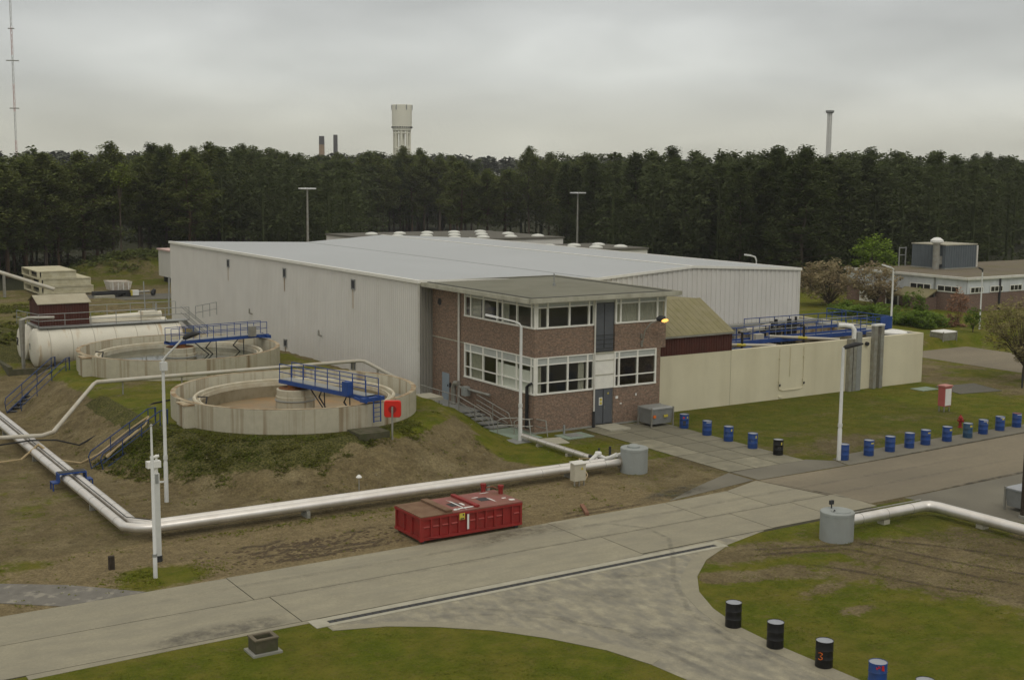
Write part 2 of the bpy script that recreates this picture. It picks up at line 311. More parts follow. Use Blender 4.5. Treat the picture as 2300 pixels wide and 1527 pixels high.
def ground():
    xs = np.concatenate([np.arange(-3000, -100, 300), np.arange(-100, 0, 10), np.arange(0, 92, .3), np.arange(92, 130, 1.5), np.arange(130, 400, 10), np.arange(400, 3600, 300)])
    ys = np.concatenate([np.arange(-600, 0, 200), np.arange(0, 20, 5), np.arange(20, 112, .3), np.arange(112, 225, 1.2), np.arange(225, 500, 12), np.arange(500, 4500, 300)])
    X, Y = np.meshgrid(xs, ys); Z = hgt(X, Y)
    # small lumps on bare soil of the mound only
    mnd = (Z > .02) & (X < 60) & (Y < 108)
    rnd = np.random.rand(*Z.shape)
    def vn(sc, seed):
        g = np.random.RandomState(seed).rand(256, 256)
        xx = X/sc; yy = Y/sc; xi = np.floor(xx).astype(int); yi = np.floor(yy).astype(int); fx = xx-xi; fy = yy-yi
        fx = fx*fx*(3-2*fx); fy = fy*fy*(3-2*fy)
        return (g[xi % 256, yi % 256]*(1-fx)+g[(xi+1) % 256, yi % 256]*fx)*(1-fy)+(g[xi % 256, (yi+1) % 256]*(1-fx)+g[(xi+1) % 256, (yi+1) % 256]*fx)*fy
    lump = (vn(2.3, 1)-.5)*.26+(vn(.9, 2)-.5)*.2+(vn(.6, 3)-.5)*.12
    near = np.clip(Z/.5, 0, 1)*(Z < 1.86)*(np.hypot(X-T1[0], Y-T1[1]) > 7.5)*(np.hypot(X-T2[0], Y-T2[1]) > 7.5)
    Z = Z+np.where(mnd, lump*near, 0)
    heaps = sm(190, 195, Y)*(Y < 215)*sm(40, 45, X)*(X < 75)
    Z = Z+heaps*(vn(1.7, 5)-.5)*.6
    # masks
    n = vn(7, 6)*.5+vn(3, 7)*.3+vn(1.2, 8)*.2
    ty = np.clip(Y, T1[1], T2[1]); d = np.hypot(X-29.4, Y-ty)
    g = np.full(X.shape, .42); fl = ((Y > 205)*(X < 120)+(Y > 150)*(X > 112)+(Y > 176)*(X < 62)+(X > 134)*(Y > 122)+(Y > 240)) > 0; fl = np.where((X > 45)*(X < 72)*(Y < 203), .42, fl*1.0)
    def put(mask, val):
        nonlocal g
        mask = np.clip(mask, 0, 1); g = g*(1-mask)+val*mask
    put((Y < 41.5)*(X < 27), .95)
    put((Y < 41.6)*(X > 28), .76)
    put(np.exp(-((X-44)/5)**2-((Y-33.5)/3.4)**2)*1.2, .25)
    put(np.exp(-((X-37)/3.5)**2-((Y-38.8)/1.0)**2)*1.2, .35)
    put(np.exp(-((X-43.6)/2.6)**2-((Y-30.0)/3.6)**2)*1.1, .3)
    for q_ in ((56.3, 61.6, .9, .35), (66, 60.2, 1.6, .4), (60.5, 57.5, 1.5, .5), (36.5, 33.8, .7, .3), (39.0, 32.6, .6, .25), (35.4, 31.4, .8, .3), (38.6, 35.0, .5, .2), (26.0, 33.2, .9, .2)): put(1.1*np.exp(-((X-q_[0])/q_[2])**2-((Y-q_[1])/q_[3])**2), .1)
    put((Y > 49.5)*(Y < 66)*(X > 50), .73)
    put((Y > 49.5)*(X > 52)*np.exp(-((X-57)/4.5)**2-((Y-53)/3.0)**2), .45)
    put((Y > 60.5)*(X > 53)*sm(60.5, 62.5, Y), .92)
    put((X > 80)*(Y < 75), .55)
    put((X > 100)*(Y < 140), .75)
    put((X > 62)*(Y > 76)*(Y < 140), .75)
    put((Y > 47)*(Y < 55.5)*(X < 41), .12)
    put((Y > 46)*(Y < 55)*(X < 15), .38)
    put((X < 15.5)*(Y > 53)*(Y < 100), .43)
    put((X > 15.5)*(X < 42)*(Y > 55)*(d > 10)*(Y < 80), .22)
    put((X < 27)*(d > 9.3)*(d < 13.5)*(Y > 62), .32)
    put(np.exp(-((X-15)/2.0)**2-((Y-48.5)/1.5)**2)*1.4, .78)
    put(np.exp(-((X-11)/1.3)**2-((Y-52.6)/.7)**2)*1.2, .7)
    ring = (d < 9.3)*1.0; put(ring, .72)
    bside = sm(37.0, 38.6, X+.25*(Y-58)*(Y < 62))*(Y > 54.5)*(Y < 78)*(X < 43); put(bside, .86)
    put((X > 40)*(X < 47)*(Y > 47)*(Y < 55.5), .34)
    put((X > 42)*(X < 46.6)*(Y > 55)*(Y < 64), .66)
    put((Y > 100)*(Y < 190)*(X < 60), .5)
    put((Y > 158)*(Y < 170)*(X < 56)*(X > 38), .15)
    put((Y > 176)*(X < 120), .75); put((X > 45)*(X < 72)*(Y < 203)*(Y > 185), .58); put((Y > 200)*(X < 300), .8)
    put((Y > 125)*(X > 100), .8)
    moss = np.zeros_like(g)
    lim = 11.9-2.8*sm(25, 30, X)-1.2*sm(30, 33, X)
    md = .72*(1-sm(lim-1.2, lim+.7, d+(n-.5)*2.5))*(Y < 69)*(X < 36)
    md = np.maximum(md, .6*np.exp(-((X-24)/7)**2-((Y-53.2)/.5)**2))
    md = np.maximum(md, .7*(d > 8.3)*(d < 9.6)*(Y < 80)*(X < 30))
    md = np.maximum(md, .5*(Y > 176)*(X < 120)*(1-(X > 45)*(Y < 203)*.15)); md = np.maximum(md, .75*((Y > 105)*(Y < 122)*(X < 30)))
    md = np.maximum(md, .35*np.exp(-((X-8)/4)**2-((Y-60)/6)**2)); md = np.maximum(md, .42*(Y > 105)*(Y < 176)*(X < 60))
    moss = md
    sand = np.zeros_like(g)
    for (ax_, ay_, bx_, by_, w_, v_) in ((40.5, 38.2, 44.6, 26.0, .55, .02), (42.0, 38.0, 46.4, 26.5, .5, .05), (37, 39.3, 43.5, 36.5, .45, .1), (33.0, 37.2, 37.5, 36.0, .6, .1), (44, 36.5, 48.2, 27, .9, .18), (39.0, 36.0, 41.5, 29, .35, .2)):
        ux, uy = bx_-ax_, by_-ay_; L_ = math.hypot(ux, uy); ux /= L_; uy /= L_; s_ = (X-ax_)*ux+(Y-ay_)*uy; t_ = -(X-ax_)*uy+(Y-ay_)*ux+.25*np.sin(s_*.6)
        put((s_ > 0)*(s_ < L_)*np.exp(-(t_/w_)**2)*(.6+.6*n), v_)
    sand = np.maximum(sand, (Y > 47)*(Y < 53.5)*(X < 40)*.9)
    sand = np.maximum(sand, (Y > 158)*(Y < 170)*(X > 40)*(X < 60)*.9)
    sand = np.maximum(sand, .8*np.exp(-((X-90)/5)**2-((Y-62)/4)**2))
    sand = np.maximum(sand, .35*np.exp(-((X-44)/5)**2-((Y-33.5)/3)**2))
    nx, ny = len(xs), len(ys)
    idx = np.arange(nx*ny).reshape(ny, nx)
    F = np.stack([idx[:-1, :-1], idx[:-1, 1:], idx[1:, 1:], idx[1:, :-1]], -1).reshape(-1, 4)
    me = bpy.data.meshes.new('ground'); V = np.stack([X, Y, Z], -1).reshape(-1, 3)
    me.vertices.add(len(V)); me.vertices.foreach_set('co', V.ravel())
    me.loops.add(len(F)*4); me.loops.foreach_set('vertex_index', F.ravel())
    me.polygons.add(len(F)); me.polygons.foreach_set('loop_start', np.arange(0, len(F)*4, 4)); me.polygons.foreach_set('loop_total', np.full(len(F), 4)); me.polygons.foreach_set('use_smooth', np.ones(len(F), bool))
    me.update(); me.validate()
    a = me.color_attributes.new('mask', 'FLOAT_COLOR', 'POINT')
    a.data.foreach_set('color', np.stack([g, moss, sand, fl*1.0], -1).reshape(-1).astype(np.float32))
    mt = bpy.data.materials.new('ground_soil'); mt.use_nodes = True; t = mt.node_tree; nn = t.nodes; l = t.links; b = nn['Principled BSDF']; b.inputs['Roughness'].default_value = .97; b.inputs['Specular IOR Level'].default_value = .15
    at = nn.new('ShaderNodeAttribute'); at.attribute_name = 'mask'; sp = nn.new('ShaderNodeSeparateColor'); l.new(at.outputs['Color'], sp.inputs[0])
    geo = nn.new('ShaderNodeNewGeometry')
    def nz(s, det=6, ro=.6, st=None):
        x = nn.new('ShaderNodeTexNoise'); x.inputs['Scale'].default_value = s; x.inputs['Detail'].default_value = det; x.inputs['Roughness'].default_value = ro
        if st:
            mp = nn.new('ShaderNodeMapping'); mp.inputs['Scale'].default_value = st; l.new(geo.outputs['Position'], mp.inputs[0]); l.new(mp.outputs[0], x.inputs['Vector'])
        else: l.new(geo.outputs['Position'], x.inputs['Vector'])
        return x.outputs[0]
    def math_(op, a_, b_, clamp=False):
        x = nn.new('ShaderNodeMath'); x.operation = op; x.use_clamp = clamp
        for i, q in enumerate((a_, b_)):
            if isinstance(q, (int, float)): x.inputs[i].default_value = q
            else: l.new(q, x.inputs[i])
        return x.outputs[0]
    def mix(fac, A, B):
        x = nn.new('ShaderNodeMix'); x.data_type = 'RGBA'; l.new(fac, x.inputs['Factor'])
        for k, q in (('A', A), ('B', B)):
            if isinstance(q, tuple): x.inputs[k].default_value = (*q, 1)
            else: l.new(q, x.inputs[k])
        return x.outputs['Result']
    def rng(v, a_, b_, c=0., d_=1.):
        x = nn.new('ShaderNodeMapRange'); x.interpolation_type = 'SMOOTHSTEP'; l.new(v, x.inputs[0])
        for i, q in enumerate((a_, b_, c, d_)): x.inputs[i+1].default_value = q
        return x.outputs[0]
    big = nz(.28, 7, .65); fine = nz(2.6, 6, .7); vf = nz(9, 4, .7)
    soil = mix(rng(fine, .3, .7), (.20, .160, .080), (.135, .106, .054)); soil = mix(rng(nz(.5, 5), .42, .7), soil, (.225, .185, .10)); soil = mix(rng(nz(1.1, 6, .7), .52, .68), soil, (.125, .098, .05))
    soil = mix(rng(sp.outputs[2], .2, .9), soil, mix(rng(fine, .3, .7), (.27, .215, .115), (.19, .148, .078)))
    gr = mix(rng(nz(.45, 6, .65), .36, .66), (.112, .142, .006), (.175, .158, .022)); gr = mix(rng(vf, .42, .7), gr, (.088, .10, .008)); gr = mix(rng(nz(1.6, 6, .7), .5, .72), gr, (.15, .135, .03))
    gm = math_('ADD', sp.outputs[0], math_('MULTIPLY', math_('SUBTRACT', big, .5), 1.25)); gm = math_('ADD', gm, math_('MULTIPLY', math_('SUBTRACT', fine, .5), .7))
    col = mix(rng(gm, .44, .68), soil, gr)
    ms_ = math_('ADD', sp.outputs[1], math_('MULTIPLY', math_('SUBTRACT', fine, .5), 1.1))
    col = mix(rng(ms_, .42, .66), col, mix(rng(vf, .35, .65), (.05, .058, .014), (.12, .11, .035)))
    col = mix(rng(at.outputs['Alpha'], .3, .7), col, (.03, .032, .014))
    v2 = math_('MULTIPLY', rng(vf, .28, .72, .76, 1.44), rng(nz(.9, 6, .7), .3, .7, .86, 1.12)); sc = nn.new('ShaderNodeVectorMath'); sc.operation = 'SCALE'; l.new(col, sc.inputs[0]); l.new(v2, sc.inputs['Scale'])
    l.new(sc.outputs[0], b.inputs['Base Color'])
    bp = nn.new('ShaderNodeBump'); bp.inputs['Strength'].default_value = .9; bp.inputs['Distance'].default_value = .3; l.new(math_('ADD', fine, math_('MULTIPLY', vf, .5)), bp.inputs['Height']); l.new(bp.outputs[0], b.inputs['Normal'])
    me.materials.append(mt); o = bpy.data.objects.new('ground', me); COL.objects.link(o); structure(o)
    return X, Y, md, g
GX, GY, GMOSS, GGRASS = ground()
def gz(x, y): return float(hgt(x, y))
# ------------------------------------------------------------ paved surfaces
def paving(name, polys, m, z=.012, gap=0):
    b = MB()
    for p in polys:
        if gap:
            cx = sum(q[0] for q in p)/len(p); cy = sum(q[1] for q in p)/len(p)
            p = [(x+(-gap if x > cx else gap), y+(-gap if y > cy else gap)) for x, y in p]
        n = len(p); base = len(b.v); b.v += [(x, y, z) for x, y in p]+[(x, y, -.05) for x, y in p]
        b.f.append(tuple(base+i for i in range(n)))
        for i in range(n): b.f.append((base+i, base+(i+1) % n, base+n+(i+1) % n, base+n+i))
    o = b.build(name, m); structure(o); return o
def rc(x0, y0, x1, y1): return [(x0, y0), (x1, y0), (x1, y1), (x0, y1)]
M['concrete_road'] = mat('concrete_road', (.292, .27, .197), .9, .07, .7, dirt=(.235, .22, .17), damt=.7, dscale=1.5, dstretch=(.3, 1.1, 1), dthr=.54, dsoft=.16, bump=.2, bscale=9, island=.05, fine=.1)
M['concrete_stained'] = mat('concrete_stained', (.315, .29, .21), .75, .16, 1.7, dirt=(.175, .168, .142), damt=.75, dscale=1.9, dstretch=(1, .5, 1), dthr=.50, dsoft=.12, bump=.3, bscale=7, fine=.2, spec=.3)
M['concrete_slab'] = mat('concrete_slab', (.235, .22, .16), .9, .1, .9, dirt=(.155, .148, .11), damt=.65, dscale=1.1, bump=.15, island=.22, fine=.08)
M['asphalt'] = mat('asphalt', (.225, .193, .135), .9, .07, .3, dirt=(.15, .132, .098), damt=.65, dscale=.22, dstretch=(.35, 1, 1), bump=.2, bscale=14, fine=.09)
M['asphalt_grey'] = mat('asphalt_grey', (.135, .128, .105), .9, .12, .6, dirt=(.09, .088, .075), damt=.7, dscale=.7, bump=.2, bscale=14, fine=.1)
M['apron'] = mat('apron', (.19, .177, .137), .88, .13, .9, dirt=(.12, .112, .09), damt=.7, dscale=.45, bump=.2, fine=.08, island=.08)
M['joint'] = mat('joint', (.055, .05, .03), .95, .3, 3)
paving('road', [rc(-30, 44, 16.85, 47), rc(16.85, 44, 32.2, 47.05), rc(32.2, 44, 39.2, 47.1), [(39.2, 44), (43.4, 44), (43.4, 47.3), (39.2, 47.1)], [(43.4, 44), (47.2, 44), (46.3, 48.2), (43.4, 47.3)],
               rc(-30, 40.9, 17.45, 44), rc(17.45, 40.9, 33, 44), rc(33, 41.05, 40.6, 44), rc(40.6, 41.1, 44.6, 44), rc(44.6, 41.3, 47.8, 44)], 'concrete_road', .014, .022)
paving('road_joints', [rc(-30, 40.85, 47.3, 47.0)], 'joint', .006)
lawn = [(18.0, 40.85), (18.0, 39.5), (19.8, 38.9), (21.2, 38.0), (22.8, 36.6), (24.0, 35.0), (25.1, 33.0), (25.6, 31.2), (25.8, 29.4), (25.8, 12)]
edge = [(30.6, 12), (30.5, 26.8), (30.4, 30.8), (30.5, 32.4), (31.0, 34.3), (31.8, 36.0), (33.0, 37.5), (34.8, 39.0), (36.8, 40.1), (39.9, 40.95), (40.0, 41.02)]
paving('side_road', [lawn+edge], 'concrete_stained', .010)
paving('road_border', [[(x, y) for x, y in lawn[1:8]]+[(x+.55, y+.25) for x, y in reversed(lawn[1:8])]], 'concrete_road', .017)
redge = [(30.4, 27), (30.4, 30.8), (30.5, 32.4), (31.0, 34.3), (31.8, 36.0), (33.0, 37.5), (34.8, 39.0), (36.8, 40.0)]
paving('road_border', [redge+[(x-.6, y+(.1 if i < 4 else .3)) for i, (x, y) in reversed(list(enumerate(redge)))]], 'concrete_road', .0165)
paving('road_edge_strip', [rc(13.0, 40.62, 18.0, 40.88), [(8.0, 40.5), (13, 40.62), (13, 40.88), (8, 40.88)]], 'concrete_road', .013)
paving('asphalt_road', [[(47.9, 41.8), (130, 42.8), (130, 49.2), (70, 48.75), (53.2, 48.05), (46.4, 48.1), (47.3, 44)], rc(91, 49.2, 100.6, 112), rc(91, 0, 100.6, 42.3)], 'asphalt', .012)
paving('pavement', [[(53.2, 48.15), (70, 48.85), (90.8, 49.3), (90.8, 50.6), (60, 50.45), (55.4, 50.15), (53.6, 49.7)]], 'apron', .03)
paving('apron', [[(50.2, 41.7), (50.7, 38.8), (51.3, 35.6), (51.5, 12), (63, 12), (63, 42.0)], rc(63.03, 12, 90, 42.0)], 'apron', .009, 0)
paving('worn_patch', [[(39.6, 47.25), (46.2, 48.3), (46.2, 50.2), (43, 48.9)]], 'apron', .016)
paving('worn_patch', [[(46.5, 48.2), (53.1, 48.2), (53.4, 49.3), (52.2, 50.4), (46.4, 50.2)]], 'apron', .018)
sl = []
for i in range(3):
    for j in range(6):
        x0 = 46.35+i*1.9; y0 = 50.3+j*2.24; sl.append(rc(x0, y0, x0+1.83, y0+2.17))
paving('slab_path', sl, 'concrete_slab', .03)
paving('slab_joints', [rc(46.35, 50.2, 52.0, 63.75)], 'joint', .012)
paving('cobble_paving', [[(-10, 62), (9.1, 50.9), (11.4, 49.3), (13.7, 46.95), (10.6, 46.95), (8.7, 48.5), (-10, 57)]], mat('cobbles', (.17, .16, .14), .9, .15, 2, dirt=(.30, .28, .23), damt=.8, dscale=1.4, dthr=.58, dsoft=.04, bump=.3), .02)
paving('gravel_track', [[(38, 158), (75, 150), (75, 156), (38, 166)]], 'asphalt_grey', .06)

d = thing('drainage_channel', 'long dark grated drain along the edge of the concrete road', 'drain', (27.4, 40.3, 0))
MB().box(17.6, 39.98, -.1, 36.9, 40.2, .028).box(17.6, 40.48, -.1, 36.9, 40.80, .028).box(17.6, 40.202, -.1, 18.2, 40.478, .026).box(36.5, 40.202, -.1, 36.9, 40.478, .026).build('border', 'slab_pale', d)
g_ = MB()
for i in range(61): g_.box(18.2+i*.3, 40.202, -.05, 18.2+i*.3+.26, 40.478, .018)
g_.build('grate', 'dark_metal', d)
MB().box(18.2, 40.202, -.06, 36.5, 40.478, .012).build('gutter', 'wood_dark', d)
# ------------------------------------------------------------ corrugated sheet
def corr(b, axis, c, a0, a1, z0, ztop, pitch=.3, depth=.04, sgn=-1):
    """vertical ribbed sheet; axis 'y' means it runs along y at x=c"""
    n = max(1, int(round((a1-a0)/pitch))); pts = []
    for i in range(n):
        s0 = a0+(a1-a0)*i/n; p = (a1-a0)/n
        for k, dd in ((0, 0), (.5, 0), (.58, 1), (.92, 1)): pts.append((s0+k*p, dd))
    pts.append((a1, 0)); base = len(b.v)
    for s_, dd in pts:
        o_ = c+sgn*dd*depth
        for z in (z0, ztop(s_)): b.v.append((o_, s_, z) if axis == 'y' else (s_, o_, z))
    for i in range(len(pts)-1): b.f.append((base+2*i, base+2*i+2, base+2*i+3, base+2*i+1))
    return b
# ------------------------------------------------------------ warehouse
WX0, WX1, WY0, WY1 = 41.71, 78.0, 76.9, 131.0
prof = [(WX0, 8.5), (57.0, 8.08), (66.3, 8.68), (WX1, 8.12)]
def rz(x): return float(np.interp(x, [p[0] for p in prof], [p[1] for p in prof]))
wh = thing('warehouse', 'large pale ribbed-metal warehouse with a wide low pitched grey roof', 'warehouse', (60, 104, 0))
corr(MB(), 'y', WX0, WY0+.06, WY1, -.2, lambda s: 8.5, .3, .032, -1).build('side_wall', 'cladding', wh)
corr(MB(), 'x', WY0, 53.5, WX1, -.2, lambda s: rz(s), .5, .07, -1).build('gable_wall', 'cladding', wh)
o = corr(MB(), 'x', WY0, WX0, 42.9, -.2, lambda s: rz(s), .24, .09, -1).build('gable_end_strip', 'cladding_dark', wh); o['label'] = 'dark grey ribbed strip of wall beside the brick office'
MB().box(WX0-.06, WY0-.06, -.2, WX0+.08, WY0+.06, 8.5).build('corner_trim', 'trim_white', wh); MB().box(WX1-.08, WY0-.1, -.2, WX1+.08, WY0+.08, 8.15).build('corner_trim', 'trim_white', wh)
MB().quad((WX1, WY0, -.2), (WX1, WY1, -.2), (WX1, WY1, 8.1), (WX1, WY0, 8.1)).quad((WX0, WY1, -.2), (WX1, WY1, -.2), (WX1, WY1, 8.1), (66.3, WY1, 8.66), (57, WY1, 8.06), (WX0, WY1, 8.48)).build('rear_walls', 'cladding', wh)
b = MB()
for (xa, za), (xb, zb) in zip(prof[:-1], prof[1:]):
    n = int((xb-xa)/1.0)
    for i in range(n):
        x_a = xa+(xb-xa)*i/n; x_b = xa+(xb-xa)*(i+1)/n; z_a = za+(zb-za)*i/n; z_b = za+(zb-za)*(i+1)/n
        b.quad((x_a, WY0-.15, z_a+.05), (x_b, WY0-.15, z_b+.05), (x_b, WY1+.1, z_b+.05), (x_a, WY1+.1, z_a+.05))
b.build('roof', 'roof_sheet', wh)
b = MB().box(WX0-.14, WY0-.18, 8.36, WX0+.10, WY1+.1, 8.58)
b.box(WX1-.05, WY0-.18, 8.02, WX1+.15, WY1+.1, 8.22)
for (xa, za), (xb, zb) in zip(prof[:-1], prof[1:]): b.beam((xa, WY0-.14, za+.02), (xb, WY0-.14, zb+.02), .1, .2)
b.build('roof_trim', 'frame_white', wh)
b = MB().box(56.9, WY0-.1, 8.09, 57.1, WY1, 8.15); b.build('valley_gutter', 'roof_seam', wh)
b = MB().box(66.18, WY0-.1, 8.73, 66.42, WY1, 8.78); b.build('ridge_cap', 'frame_white', wh)
for yy, z0, z1, w_ in ((113.8, 7.0, 7.75, .65), (100.4, 7.03, 7.82, .65), (87.1, 7.1, 7.88, .7), (100.4, 1.15, 1.8, .7), (87.2, .95, 1.6, .75)):
    v = MB().box(WX0-.09, yy-w_/2, z0, WX0-.04, yy-w_/2+.07, z1).box(WX0-.09, yy+w_/2-.07, z0, WX0-.04, yy+w_/2, z1).box(WX0-.09, yy-w_/2, z1-.1, WX0-.03, yy+w_/2, z1).box(WX0-.12, yy-w_/2+.07, z0, WX0-.04, yy+w_/2-.07, z0+.08).build('wall_vent', 'metal_grey', wh)
    q = MB()
    for k in range(5):
        zz = z0+.1+(z1-z0-.2)*k/5; q.quad((WX0-.045, yy-w_/2+.07, zz+.12), (WX0-.045, yy+w_/2-.07, zz+.12), (WX0-.08, yy+w_/2-.07, zz), (WX0-.08, yy-w_/2+.07, zz))
    q.build('slats', 'dark_metal', v)
    st = MB().box(WX0-.043, yy+.05, z0-1.1-random.random()*.5, WX0-.038, yy+.16, z0).build('rust_run', mat('rust_run', (.42, .3, .18), .8, .2, 4), v)
for yy, z in ((93.0, 2.9), (82.6, 1.25), (108, 3.2)):
    MB().tube([(WX0-.05, yy, z), (WX0-.3, yy, z+.1), (WX0-.3, yy, z+.5)], .07, 6).build('outlet_pipe', 'galv', wh)
for x_ in (62.0, 65.9, 70.2, 72.5):
    pass
# ------------------------------------------------------------ brick office
CX, CY = 42.76, 64.0
BX1, BY1 = 52.62, 76.8
ob = thing('office_building', 'two-storey brick office with corner window bands and flat green-grey roof', 'building', (47.5, 70, 0))
def bw(x0, y0, z0, x1, y1, z1, b): b.box(x0, y0, z0, x1, y1, z1)
b = MB(); t = .28
# A facade (x = CX)
b.box(CX, 72.45, .12, CX+t, BY1, 8.2)
b.box(CX, CY, .12, CX+t, 72.45, 2.42); b.box(CX, CY, 4.74, CX+t, 72.45, 6.5)
# B facade (y = CY)
b.box(CX+t, CY, .12, 47.3, CY+t, 2.42); b.box(CX+t, CY, 4.74, 47.26, CY+t, 6.5)
b.box(48.84, CY, .12, BX1, CY+t, 2.42); b.box(52.27, CY, 2.42, BX1, CY+t, 4.72)
b.box(48.87, CY, 4.74, 53.02, CY+t, 6.5)
b.box(BX1-t, CY+t, .12, BX1, BY1, 4.72); b.box(53.02-t, CY+t, 4.74, 53.02, BY1, 8.2)
b.build('wall', 'brick', ob)
MB().box(CX-.03, CY-.03, -.3, 47.3, CY+t, .12).box(48.84, CY-.03, -.3, BX1+.02, CY+t, .12).box(CX-.03, CY+t, -.3, CX+t, BY1, .12).build('plinth', 'concrete_block', ob)
MB().box(CX+t, CY+t, 0, BX1-t, BY1, .1).box(CX+t, CY+t, 4.45, 53.02-t, BY1, 4.7).box(46.2, CY+3.4, .1, 46.3, BY1, 4.45).box(46.3, CY+4.4, .1, 52, CY+4.5, 4.45).box(46.2, CY+3.6, 4.7, 46.3, BY1, 8.15).box(46.3, CY+3.6, 4.7, 52.7, CY+3.7, 8.15).box(CX+t, 72.5, .1, 46.2, 72.6, 4.45).box(CX+t, 72.5, 4.7, 46.2, 72.6, 8.15).build('interior', 'interior', ob)
rf = MB().box(41.86, 63.3, 8.2, 53.62, 77.6, 8.42).build('roof', 'roof_felt', ob)
MB().box(42.3, 63.7, 8.421, 53.2, 63.95, 8.47).box(42.3, 63.95, 8.421, 42.5, 77.3, 8.47).box(53.0, 63.95, 8.421, 53.2, 77.3, 8.47).box(42.3, 77.1, 8.421, 53.2, 77.3, 8.475).build('roof_upstand', 'roof_edge', rf)
MB().box(41.82, 63.2, 8.2, 53.66, 63.3, 8.46).box(41.78, 63.2, 8.2, 41.86, 77.6, 8.46).box(53.62, 63.3, 8.2, 53.7, 77.6, 8.46).box(41.86, 77.6, 8.2, 53.62, 77.68, 8.46).build('fascia', 'fascia', ob)
MB().box(41.87, 63.31, 8.14, 53.6, 77.5, 8.198).build('soffit', 'trim_white', ob)
MB().tube([(48.6, 70.5, 8.42), (48.6, 70.5, 9.25)], .04, 6).cyl(48.6, 70.5, 8.42, 8.6, .1, 10).build('roof_vent_pipe', 'metal_grey', ob)
def wband(axis, c, a0, a1, z0, z1, mull, rails, opaque=None, label=None):
    """window band. axis 'y': on x=c; 'x': on y=c. outside towards negative."""
    def bx(b, s0, s1, d0, d1, za, zb):
        if axis == 'y': b.box(c+d0, s0, za, c+d1, s1, zb)
        else: b.box(s0, c+d0, za, s1, c+d1, zb)
    fr = MB(); w = .05
    bx(fr, a0, a1, -.06, .1, z0, z0+.1); bx(fr, a0, a1, -.03, .1, z1-.07, z1)
    for m_ in mull: bx(fr, m_-w*1.15, m_+w*1.15, -.025, .1, z0+.1, z1-.07)
    for zr in rails: bx(fr, a0, a1, -.015, .09, zr-.035, zr+.035)
    fo = fr.build('window', 'frame_white', ob)
    if label: fo['label'] = label
    top = max(rails) if rails else z1
    g2 = MB(); za_, zb_ = z0+.1, top-.035
    if axis == 'y': g2.quad((c+.035, a0, za_), (c+.035, a0, zb_), (c+.035, a1, zb_), (c+.035, a1, za_))
    else: g2.quad((a0, c+.035, za_), (a1, c+.035, za_), (a1, c+.035, zb_), (a0, c+.035, zb_))
    g2.build('pane', 'glass', fo)
    if opaque:
        g3 = MB(); bx(g3, a0, a1, .03, .05, top+.035, z1-.07); g3.build('transom_panel', 'opaque_panel', fo)
    return fo
mA = [72.4, 71.65, 70.06, 68.36, 67.73, 66.05, 64.38, 64.05]
w1 = wband('y', CX, 64.0, 72.45, 2.42, 4.74, mA, [3.15, 4.2], True)
w2 = wband('y', CX, 64.0, 72.45, 6.5, 8.14, mA, [7.84], True)
w3 = wband('x', CY, CX+.1, 47.28, 2.42, 4.74, [42.92, 43.75, 45.24, 46.75, 47.22], [3.15, 4.27], True)
w4 = wband('x', CY, CX+.1, 47.26, 6.5, 8.14, [42.92, 43.69, 45.32, 46.82, 47.2], [7.8], True)
w5 = wband('x', CY, 48.84, 52.27, 2.42, 4.74, [48.9, 49.24, 50.73, 52.22], [3.15, 4.3], True)
w6 = wband('x', CY, 48.87, 53.02, 6.5, 8.14, [48.93, 49.3, 50.78, 52.29, 52.96], [7.8], True)
for ya, yb, zt_ in ((66.1, 67.68, 3.92), (67.78, 68.3, 3.95), (64.45, 66.0, 3.85)): MB().box(CX+.105, ya, 2.5, CX+.12, yb, zt_).build('blind', 'blind', ob)
def curtain(ax, c, s0, s1, z0, z1):
    b = MB(); n = int((s1-s0)/.12)+1
    for i in range(n):
        a = s0+(s1-s0)*i/n; e = s0+(s1-s0)*(i+1)/n; dd = .05*(i % 2)
        P = [(a, .12+dd), (e, .17-dd)]
        q = [(c+P[0][1], P[0][0]), (c+P[1][1], P[1][0])] if ax == 'y' else [(P[0][0], c+P[0][1]), (P[1][0], c+P[1][1])]
        b.quad((*q[0], z0), (*q[1], z0), (*q[1], z1), (*q[0], z1))
    return b.build('curtain', 'curtain', ob)
curtain('y', CX, 70.2, 71.6, 2.5, 4.2); curtain('y', CX, 70.5, 71.6, 6.6, 7.8); curtain('y', CX, 67.1, 67.7, 6.6, 7.8); curtain('x', CY, 43.0, 43.35, 2.5, 4.2); curtain('x', CY, 46.1, 46.6, 2.5, 4.2)
curtain('x', CY, 49.0, 52.9, 6.6, 7.75); curtain('x', CY, 43.05, 43.3, 6.6, 7.8)
# centre bay: doors and white panels
MB().box(47.3, CY+.04, 2.42, 48.84, CY+.12, 4.74).build('white_panel', 'frame_white', ob)
for q_ in ((47.3, CY+.01, 3.28, 48.84, CY+.036, 3.34), (47.3, CY+.01, 4.2, 48.84, CY+.036, 4.25), (47.26, CY-.02, 4.66, 48.87, CY+.036, 4.76)): MB().box(*q_).build('panel_batten', 'fascia', ob)
dd = MB().box(47.36, CY+.1, .15, 48.8, CY+.16, 2.4).build('entrance_door', 'door_grey', ob)
MB().box(48.07, CY+.07, .2, 48.1, CY+.098, 2.35).build('door_edge', 'dark_metal', dd); MB().box(47.75, CY+.07, 1.35, 48.02, CY+.095, 1.85).build('notice', 'white_paint', dd); MB().box(47.8, CY+.05, 1.62, 47.97, CY+.068, 1.8).box(47.8, CY+.05, 1.4, 47.97, CY+.068, 1.56).build('notice_emblem', 'yellow', dd)
MB().tube([(48.16, CY+.04, 1.1), (48.16, CY+.04, 1.3)], .02, 6).build('handle', 'galv', dd); MB().box(48.42, CY+.075, 2.02, 48.52, CY+.098, 2.12).build('warning_sticker', 'yellow', dd)
